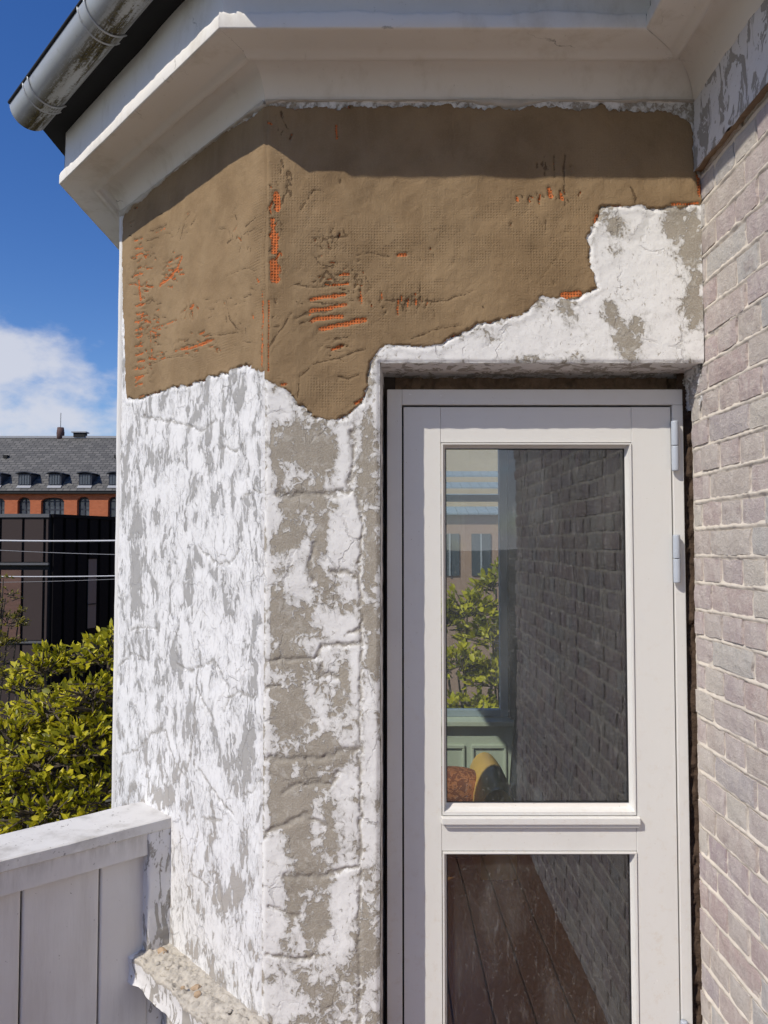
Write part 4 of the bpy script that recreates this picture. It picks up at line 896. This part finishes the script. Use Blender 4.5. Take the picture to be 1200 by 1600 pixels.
# ------------------------------------------------------------------ overhead wires
def wire(x0, y0, x1, y1, Y, r, label, mat):
    a = Vector(onY(x0, y0, Y)); b = Vector(onY(x1, y1, Y)); d = b-a; p0 = a-d*2.2; p1 = b+d*2.5
    q = [p0.lerp(p1, t)+Vector((0, 0, -.25*(1-(2*t-1)**2)+.25*(1-(2*(3.0/5.7)-1)**2))) for t in np.linspace(0, 1, 25)]
    o = tube('overhead_wire', q, r, mat, None, 6); tag(o, label, 'wire', 'wires crossing before the dark building')
M['wire'] = simple('pale_cable', (.55, .55, .57), .5, .05); M['wire2'] = simple('grey_cable', (.22, .22, .23), .5, .05)
wire(0, 846, 187, 845, 12, .014, 'thickest pale cable, topmost across the dark building', M['wire'])
wire(0, 861, 187, 867, 13, .006, 'thin grey wire just below the thick pale cable', M['wire2'])
wire(0, 902, 187, 900, 12, .009, 'pale wire across the lower dark building, third from the top', M['wire'])
wire(0, 911, 187, 905, 13, .0045, 'faintest thin wire, lowest across the dark building', M['wire2'])

# ------------------------------------------------------------------ dark modern building
dk = empty('dark_building', (-10, 22, GZ), 'dark brown metal clad modern building behind the shrub', 'building')
M['brownpanel'] = simple('dark_brown_cladding', (.058, .044, .041), .7, .1, 1.5, .1, spec=.1)
M['blackpanel'] = simple('black_metal_cladding', (.007, .0062, .007), .7, .1, 1.5, .1, spec=.08)
M['trim'] = simple('grey_metal_trim', (.10, .10, .105), .5, .05); M['joint'] = simple('black_joint', (.008, .008, .008), .8, .05)
def woodmat():
    t = NT('reddish_timber_cladding'); p = t.geo(); z = t.sep(p)[2]; b = t.noise(t.map(p, (.3, .3, 3)), 5, 4, .6); c = t.mix(b, (.06, .03, .02), (.17, .085, .06)); return t.done(c, .7)
M['timber'] = woodmat()
YD = 20.; K = onY(78, 803, YD); TZ = float(K[2]); KX = float(K[0])
def lx(x): return float(onY(x, 850, YD)[0])
def lz(y): return float(onY(50, y, YD)[2])
prism('building_core', [(-30, YD+.05), (KX-.03, YD+.05), (KX+.41*11-.03, YD+.91*11+.05), (-30, YD+14)], GZ, TZ-.05, M['joint'], dk)
zb1 = lz(881); zb2 = lz(1003)
cols = [-30, lx(-95), lx(-60), lx(-28), lx(1), lx(36.5), lx(70), lx(77.4)]
for a, b in zip(cols[:-1], cols[1:]):
    g = .035
    box('cladding_panel', a+g, b-g, YD-.02, YD+.04, zb1+.05, TZ-.12, M['brownpanel'], dk, 0)
    box('cladding_panel', a+g, b-g, YD-.02, YD+.04, zb2+.05, zb1-.16, M['brownpanel' if b > lx(40) else 'timber'], dk, 0)
    box('cladding_panel', a+g, b-g, YD-.02, YD+.04, GZ, zb2-.06, M['brownpanel'], dk, 0)
    box('coping', a, b, YD-.06, YD+.2, TZ-.09, TZ, M['trim'], dk, 0)
    for z in (zb1, zb2): box('flashing', a, b, YD-.06, YD+.03, z-.03, z+.03, M['trim'], dk, 0)
rd = np.array([.41, .91]); rn = np.array([.91, -.41])
def rxf(v): q = np.array([KX, YD])+rd*v.x+rn*v.y; return Vector((q[0], q[1], v.z))
t0 = 0.0; k = 0
def rpos(x):
    r_ = (x-600)/1200*math.cos(PITCH)  # along the receding face
    return (r_*YD-KX)/(rd[0]-r_*rd[1])
ed = [rpos(x) for x in (79, 97.5, 117.5, 135.5, 152.5, 169.5, 187, 203)]+[9., 11.]
for a, b in zip(ed[:-1], ed[1:]):
    if k == 3:
        box('cladding_panel', a+.05, b-.05, 0, .06, lz(874), TZ-.1, M['blackpanel'], dk, 0, 1, rxf)
        w = box('window', a+.05, b-.05, 0, .03, lz(990), lz(875), M['pane'], dk, 0, 1, rxf)
        box('window_bar', a+.05, b-.05, .031, .05, lz(951), lz(949), M['joint'], w, 0, 1, rxf)
        box('cladding_panel', a+.05, b-.05, 0, .06, GZ, lz(991), M['blackpanel'], dk, 0, 1, rxf)
    else: box('cladding_panel', a+.05, b-.05, 0, .06, GZ, TZ-.1, M['blackpanel'], dk, 0, 1, rxf)
    box('coping', a, b, -.1, .09, TZ-.09, TZ-.002, M['blackpanel'], dk, 0, 1, rxf); k += 1

# ------------------------------------------------------------------ red brick building with slate roof
rb = empty('red_brick_building', (-24, 62, GZ), 'long red brick building with grey slate roof and dormers in the distance', 'building')
def farbrick():
    t = NT('distant_red_brick'); p = t.geo(); b = t.n('ShaderNodeTexBrick'); t.l(t.map(p, (1, 1, 1), (0, 0, 0), (math.pi/2, 0, 0)), b.inputs['Vector'])
    b.inputs['Color1'].default_value = (.42, .115, .042, 1); b.inputs['Color2'].default_value = (.50, .15, .06, 1); b.inputs['Mortar'].default_value = (.36, .16, .10, 1); b.inputs['Scale'].default_value = 2.0; b.inputs['Mortar Size'].default_value = .012
    return t.done(t.mix(t.math('MULTIPLY', t.noise(p, .8, 4), .4), b.outputs['Color'], (.38, .10, .04)), .9)
def slatemat():
    t = NT('grey_slate_roof'); p = t.attr('wc', True); b = t.n('ShaderNodeTexBrick'); t.l(p, b.inputs['Vector'])
    b.inputs['Color1'].default_value = (.075, .073, .069, 1); b.inputs['Color2'].default_value = (.16, .153, .14, 1); b.inputs['Mortar'].default_value = (.022, .022, .022, 1); b.inputs['Scale'].default_value = 1.0
    b.inputs['Brick Width'].default_value = .55; b.inputs['Row Height'].default_value = .36; b.inputs['Mortar Size'].default_value = .045; b.inputs['Mortar Smooth'].default_value = .4
    st = t.step(t.noise(t.map(p, (1, .12, 1)), 1.4, 5, .7), .60, .78); c = t.mix(t.math('MULTIPLY', st, .45), b.outputs['Color'], (.05, .048, .046)); c = t.mix(t.math('MULTIPLY', t.noise(p, .5, 4), .45), c, (.12, .117, .11))
    return t.done(c, .75, t.bump(b.outputs['Fac'], .03, -.6))
M['fbrick'] = farbrick(); M['slate'] = slatemat(); M['fframe'] = simple('blue_black_window_frame', (.025, .03, .045), .5, .1); M['lead'] = simple('pale_lead_apron', (.33, .34, .36), .5, .1)
M['copper'] = simple('rusty_chimney', (.09, .05, .045), .8, .3, 3)
YR = 60.
def bx_(x): return float(onY(x, 850, YR)[0])
def bz_(y, Y=YR): return float(onY(100, y, Y)[2])
EZ = bz_(768); XA, XB = -46, -8
wins = []
for (xc, w, sp) in ((36, 20, 784), (81, 36, 783), (129, 19.5, 783), (178, 20.5, 783)): wins.append((bx_(xc-w/2), bx_(xc+w/2), bz_(sp), bz_(sp-7 if w < 30 else sp-5.5)))
pitch_w = bx_(129)-bx_(36)
for j in (-1, -2, -3):
    for q in wins[:2]: wins.append((q[0]+j*pitch_w, q[1]+j*pitch_w, q[2], q[3]))
for q in wins[:2]: wins.append((q[0]+2*pitch_w, q[1]+2*pitch_w, q[2], q[3]))
wins = sorted(wins); WB = bz_(812)
fc_V, fc_F = [], []
def quad(a, b, c, d): b0 = len(fc_V); fc_V.extend([a, b, c, d]); fc_F.append((b0, b0+1, b0+2, b0+3))
xcur = XA
for (a, b, zs, zt) in wins:
    quad((xcur, YR, GZ), (a, YR, GZ), (a, YR, EZ), (xcur, YR, EZ)); quad((a, YR, GZ), (b, YR, GZ), (b, YR, WB), (a, YR, WB))
    n = 10
    def az(x): u = (x-a)/(b-a)*2-1; return zs+(zt-zs)*math.sqrt(max(0, 1-u*u))
    for i in range(n):
        x0, x1 = a+(b-a)*i/n, a+(b-a)*(i+1)/n; quad((x0, YR, az(x0)), (x1, YR, az(x1)), (x1, YR, EZ), (x0, YR, EZ)); quad((x0, YR, az(x0)), (x0, YR+.45, az(x0)), (x1, YR+.45, az(x1)), (x1, YR, az(x1)))
    for x in (a, b): quad((x, YR, WB), (x, YR+.45, WB), (x, YR+.45, zs), (x, YR, zs))
    xcur = b
quad((xcur, YR, GZ), (XB, YR, GZ), (XB, YR, EZ), (xcur, YR, EZ))
pymesh('wall', fc_V, fc_F, M['fbrick'], rb)
for (a, b, zs, zt) in wins:
    w = box('window', a, b, YR+.40, YR+.44, WB, zt, M['pane'], rb, 0); wd = b-a
    nb_ = 4 if wd > 1.4 else 2
    for i in range(nb_+1): x = a+.05+(wd-.1)*i/nb_; box('window_frame', x-.045, x+.045, YR+.33, YR+.39, WB, zs+(zt-zs)*.7, M['fframe'], w, 0)
    for z in (zs, (WB+zs)/2+.1): box('window_frame', a, b, YR+.335, YR+.385, z-.04, z+.04, M['fframe'], w, 0)
    ar = []; 
    for i in range(11): u = -1+2*i/10; ar.append(((a+b)/2+u*wd/2, YR+.36, zs+(zt-zs)*math.sqrt(max(0, 1-u*u))-.06))
    tube('arch_frame', ar, .09, M['fframe'], w, 6)
box('eave', XA, XB, YR-.35, YR+.1, EZ-.18, EZ+.02, M['joint'], rb, 0); box('brick_frieze', XA, XB, YR-.08, YR+.02, EZ-.75, EZ-.181, M['fbrick'], rb, 0) if False else None
YRD = 66.5; RZ = float(onY(100, 683, YRD)[2]); YE = YR-.4; EZ2 = EZ+.03
sl = math.hypot(YRD-YE, RZ-EZ2)
roof = npmesh('roof', np.array([(XA, YE, EZ2), (XB, YE, EZ2), (XB, YRD, RZ), (XA, YRD, RZ)]), np.array([[0, 1, 2, 3]]), M['slate'], rb, False, dict(wc=np.array([(XA, 0, 0), (XB, 0, 0), (XB, sl, 0), (XA, sl, 0)])))
npmesh('rear_roof', np.array([(XB, YRD*2-YE, EZ2), (XA, YRD*2-YE, EZ2), (XA, YRD, RZ), (XB, YRD, RZ)]), np.array([[0, 1, 2, 3]]), M['slate'], rb, False, dict(wc=np.array([(XA, 0, 0), (XB, 0, 0), (XB, sl, 0), (XA, sl, 0)])))
box('ridge_cap', XA, XB, YRD-.2, YRD+.2, RZ-.1, RZ+.08, M['lead'], roof, 0)
def ry(z): return YE+(z-EZ2)/(RZ-EZ2)*(YRD-YE)
for xp in (-60, -13, -9+.0, 36, 86, 133, 180, 227)[0:0] if False else (-57.5, -10.5, 36.5, 84, 131.5, 178.5, 226):
    z0_ = EZ2+.35; yd = ry(z0_)+.02; z1_ = float(onY(100, 740, yd)[2]); zm_ = float(onY(100, 758.5, yd)[2])
    xc = float(onY(xp, 850, yd)[0]); hw_ = .50
    yb_ = ry(z1_)+.1
    d = box('dormer', xc-hw_, xc+hw_, yd, yb_+.3, z0_, z1_, M['fframe'], rb, 0)
    # curved dormer roof
    rv = []; rf_ = []
    for i in range(9):
        u = -1+i/4; z = z1_+.02+.20*math.sqrt(max(0, 1-u*u*.9))-.06; x = xc+u*(hw_+.12); yk = ry(z)+.15
        rv += [(x, yd-.22, z), (x, yk, z), (x, yd-.22, z-.07), (x, yk, z-.07)]
    for i in range(8): a = i*4; rf_ += [(a, a+4, a+5, a+1), (a+2, a+3, a+7, a+6), (a, a+2, a+6, a+4)]
    pymesh('dormer_roof', rv, rf_, M['fframe'], d)
    pymesh('lead_apron', [(xc-hw_-.05, yd-.02, zm_), (xc+hw_+.05, yd-.02, zm_), (xc+hw_+.05, YE+.25, EZ2+.25), (xc-hw_-.05, YE+.25, EZ2+.25)], [(0, 1, 2, 3)], M['lead'], d)
    for i in range(4):
        xa = xc-hw_+.09+i*(2*hw_-.18)/4; w = (2*hw_-.18)/4; box('dormer_pane', xa+.03, xa+w-.03, yd-.03, yd-.005, zm_+.08, z1_-.12, M['pane'], d, 0)
ck = onY(94.5, 682, YRD); zck = float(ck[2])
tube('chimney', [(ck[0], YRD, RZ-.3), (ck[0], YRD, RZ+.35), (ck[0], YRD, float(onY(94, 668, YRD)[2]))], [.30, .33, .27], M['copper'], rb, 12)
tube('lightning_rod', [(ck[0], YRD, RZ), (ck[0], YRD, float(onY(94, 645, YRD)[2]))], .025, M['joint'], rb, 5)
hx0, hx1 = float(onY(114, 680, YRD)[0]), float(onY(137, 680, YRD)[0]); hz = float(onY(114, 675, YRD)[2])
ht_ = box('roof_hatch', hx0+.15, hx1-.15, YRD-.3, YRD+.3, RZ, hz-.12, M['joint'], rb, 0); box('hatch_lid', hx0, hx1, YRD-.4, YRD+.4, hz-.1, hz, M['lead'], ht_, 0)
for xp in (10, 183):
    yv = ry(RZ-(RZ-EZ2)*.40); v = onY(xp, 714, yv); box('roof_vent', float(v[0])-.17, float(v[0])+.17, yv-.25, yv+.4, float(v[2])-.1, float(v[2])+.14, M['joint'], roof, 0)

# ------------------------------------------------------------------ shrubs and trees
def leafmat(name, c0, c1, c2):
    t = NT(name); r = t.attr('leafc'); q = t.n('ShaderNodeValToRGB'); t.put(q.inputs[0], r); e = q.color_ramp
    e.elements[0].color = (*c0, 1); e.elements[1].color = (*c2, 1); k = e.elements.new(.5); k.color = (*c1, 1)
    t.done(q.outputs[0], .42, None, 0, .4)
    tl = t.n('ShaderNodeBsdfTranslucent'); t.l(t.mix(.5, q.outputs[0], (.45, .42, .02)), tl.inputs[0]); m = t.n('ShaderNodeMixShader'); m.inputs[0].default_value = .36
    t.l(t.b.outputs[0], m.inputs[1]); t.l(tl.outputs[0], m.inputs[2]); t.l(m.outputs[0], t.out.inputs[0]); return t.m
M['leaf'] = leafmat('shrub_leaf', (.15, .16, .012), (.46, .43, .02), (.68, .59, .04)); M['leaf2'] = leafmat('small_leaf', (.10, .09, .02), (.19, .16, .03), (.26, .22, .04))
M['bark'] = simple('grey_brown_bark', (.09, .07, .05), .9, .3, 12, .6, 60); M['petal'] = simple('pale_pink_petal', (.75, .62, .58), .6, .1)
def leaves(name, centers, normals_bias, size, mat, parent, rs):
    n = len(centers); V = np.zeros((n, 8, 3)); prof_l = [(0, 0, 0), (.28, .19, .02), (.62, .21, .03), (1, 0, -.05), (.62, -.21, .03), (.28, -.19, .02), (.30, 0, -.035), (.64, 0, -.04)]
    for i in range(n):
        c, d, s = centers[i], normals_bias[i], size*rs.uniform(.4, 1.35)
        d = d/np.linalg.norm(d); side_ = np.cross(d, np.array(TO_SUN)*1.0+rs.normal(size=3)*.55); side_ /= np.linalg.norm(side_)+1e-9
        up_ = np.cross(side_, d)
        if up_[2] < 0: up_ = -up_; side_ = -side_
        for k, (a, b, w) in enumerate(prof_l): V[i, k] = c+s*(d*a+side_*b+up_*w)
    b = (np.arange(n)*8)[:, None]
    Q = np.concatenate([b+np.array([[0, 1, 6, 6]]), b+np.array([[1, 2, 7, 6]]), b+np.array([[2, 3, 7, 7]]), b+np.array([[0, 6, 5, 5]]), b+np.array([[6, 7, 4, 5]]), b+np.array([[7, 3, 4, 4]])])
    fs = [tuple(dict.fromkeys(map(int, q))) for q in Q]
    me = bpy.data.meshes.new(name); me.from_pydata([tuple(v) for v in V.reshape(-1, 3).tolist()], [], fs); me.update(); me.polygons.foreach_set('use_smooth', [True]*len(me.polygons))
    at = me.attributes.new('leafc', 'FLOAT', 'POINT'); at.data.foreach_set('value', np.repeat(rs.uniform(0, 1, n), 8).astype(np.float32)); return obj(name, me, parent, mat)
def shrub(root, base, clumps, nlf, size, mat, seed, twig=.008, trunk_r=.06):
    """clumps: (center, radius). Branches fan from the base through each clump, twigs carry whorls of leaves"""
    rs = np.random.default_rng(seed); C = []; D = []; tv = []; tf = []
    def stick(a, b, r0, r1):
        a = np.array(a); b = np.array(b); t = b-a; t = t/np.linalg.norm(t); o = np.cross(t, [.3, .5, .8]); o /= np.linalg.norm(o); p = np.cross(t, o); b0 = len(tv)
        for q, r in ((a, r0), (b, r1)):
            for k in range(5): g = 2*math.pi*k/5; tv.append(tuple(q+(o*math.cos(g)+p*math.sin(g))*r))
        for k in range(5): tf.append((b0+k, b0+(k+1) % 5, b0+5+(k+1) % 5, b0+5+k))
    for c, r in clumps:
        c = np.array(c); p = np.array(base); m = (p+c)/2+rs.normal(size=3)*.15; m[2] = p[2]+(c[2]-p[2])*.55
        stick(p, m, trunk_r*.6, trunk_r*.4); stick(m, c, trunk_r*.4, trunk_r*.16)
        for _ in range(int(nlf*(r**2)*1.0)):
            d = rs.normal(size=3); d /= np.linalg.norm(d); d[2] = abs(d[2])*.9-.15; tip = c+d*r*np.array([1, 1, .85])*rs.uniform(.55, 1.08); st = c+(tip-c)*rs.uniform(.1, .5)+rs.normal(size=3)*.03
            stick(st, tip, twig, twig*.5); g = tip-st; g = g/(np.linalg.norm(g)+1e-9)
            for q in range(int(rs.integers(5, 9))):
                f = rs.uniform(.45, 1.0); dd = g*.7+rs.normal(size=3)*.55+np.array([0, 0, .35]); C.append(st+(tip-st)*f); D.append(dd)
    leaves('crown', C, D, size, mat, root, rs)
    return pymesh('branches', tv, tf, M['bark'], root)
def cl(x, y, Y, r): q = onY(x, y, Y); return ((float(q[0]), float(q[1]), float(q[2])), r)
sh = empty('shrub', (-2.6, 6.0, GZ), 'yellow green magnolia shrub beside the bay wall and above the railing', 'shrub')
clumps = [cl(70, 1050, 5.9, .30), cl(110, 1035, 6.1, .28), cl(40, 1075, 6.2, .22), cl(170, 1030, 5.6, .30), cl(190, 1000, 5.8, .22), cl(145, 1095, 5.5, .32), cl(90, 1120, 5.6, .36), cl(25, 1160, 5.4, .34), cl(60, 1200, 5.2, .36), cl(120, 1170, 5.3, .36), cl(175, 1150, 5.6, .36), cl(10, 1240, 5.1, .34), cl(70, 1270, 5.0, .36), cl(140, 1250, 5.2, .34), cl(190, 1230, 5.5, .36), cl(230, 1120, 5.8, .4), cl(-40, 1200, 5.4, .4), cl(-60, 1280, 5.2, .4), cl(20, 1330, 5.0, .4), cl(100, 1340, 5.1, .4), cl(180, 1320, 5.3, .4), cl(250, 1250, 5.8, .45), cl(-30, 1380, 5.2, .45), cl(130, 1420, 5.3, .5), cl(50, 1110, 6.4, .3), cl(240, 1020, 6.2, .3)]
shrub(sh, (-2.35, 5.7, GZ), clumps, 520, .066, M['leaf'], 3)
st_ = empty('slender_tree', (-5.0, 9.6, GZ), 'sparse small leaved tree at the left before the timber cladding', 'tree')
shrub(st_, (-4.9, 9.6, GZ), [cl(8, 935, 9.5, .22), cl(14, 975, 9.5, .28), cl(0, 1010, 9.4, .35), cl(30, 960, 9.6, .14), cl(25, 1060, 9.4, .35), cl(-30, 960, 9.5, .4), cl(-25, 1050, 9.5, .45), cl(5, 905, 9.5, .12)], 330, .05, M['leaf2'], 5, .006, .05)
# garden seen through the room's far window
gs = empty('garden_tree', (1.0, 8.2, GZ), 'yellow green tree seen through the door glass and far window', 'tree')
shrub(gs, (.95, 8.2, GZ), [cl(730, 960, 8.0, .42), cl(775, 920, 8.2, .32), cl(790, 890, 8.4, .16), cl(770, 1000, 7.9, .42), cl(715, 1050, 7.8, .42), cl(780, 1070, 7.8, .42), cl(745, 1120, 7.7, .45), cl(820, 1000, 8.2, .45), cl(690, 980, 8.2, .4), cl(840, 1080, 8.0, .45)], 330, .09, M['leaf'], 9)
nh = empty('neighbour_house', (3.2, 20, GZ), 'pale house with grey roof glimpsed through the door glass', 'house')
M['palewall'] = simple('buff_house_wall', (.50, .40, .28), .9, .12, .8); M['greyroof'] = simple('blue_grey_roof_tiles', (.22, .27, .32), .7, .2, 3, .6, 8); M['redwall'] = simple('terracotta_wall', (.36, .23, .17), .9, .15, .9)
box('wall', -1.5, 7, 22, 27, GZ, .9, M['redwall'], nh, .0); box('wall', -1.5, 7, 26.5, 30, GZ, 4.2, M['palewall'], nh, 0)
for r in range(4):
    for c in range(14):
        z = .86+r*.22; y = 21.8+r*.9; box('roof_tile', .9+c*.30-.15*(r % 2), .9+c*.30-.15*(r % 2)+.285, y, y+.95, z-.02, z+.03, M['greyroof'], nh, 0, 1, lambda v: Vector((v.x, v.y, v.z+(v.y-21.8)*.24-(v.y-21.8)*.0)))
for x in (1.6, 2.5): w = box('window', x, x+.55, 21.96, 21.99, -.9, .3, M['pane'], nh, 0); box('window_frame', x+.25, x+.30, 21.93, 21.955, -.9, .3, M['lead'], w, 0)
print('bricks', nb)
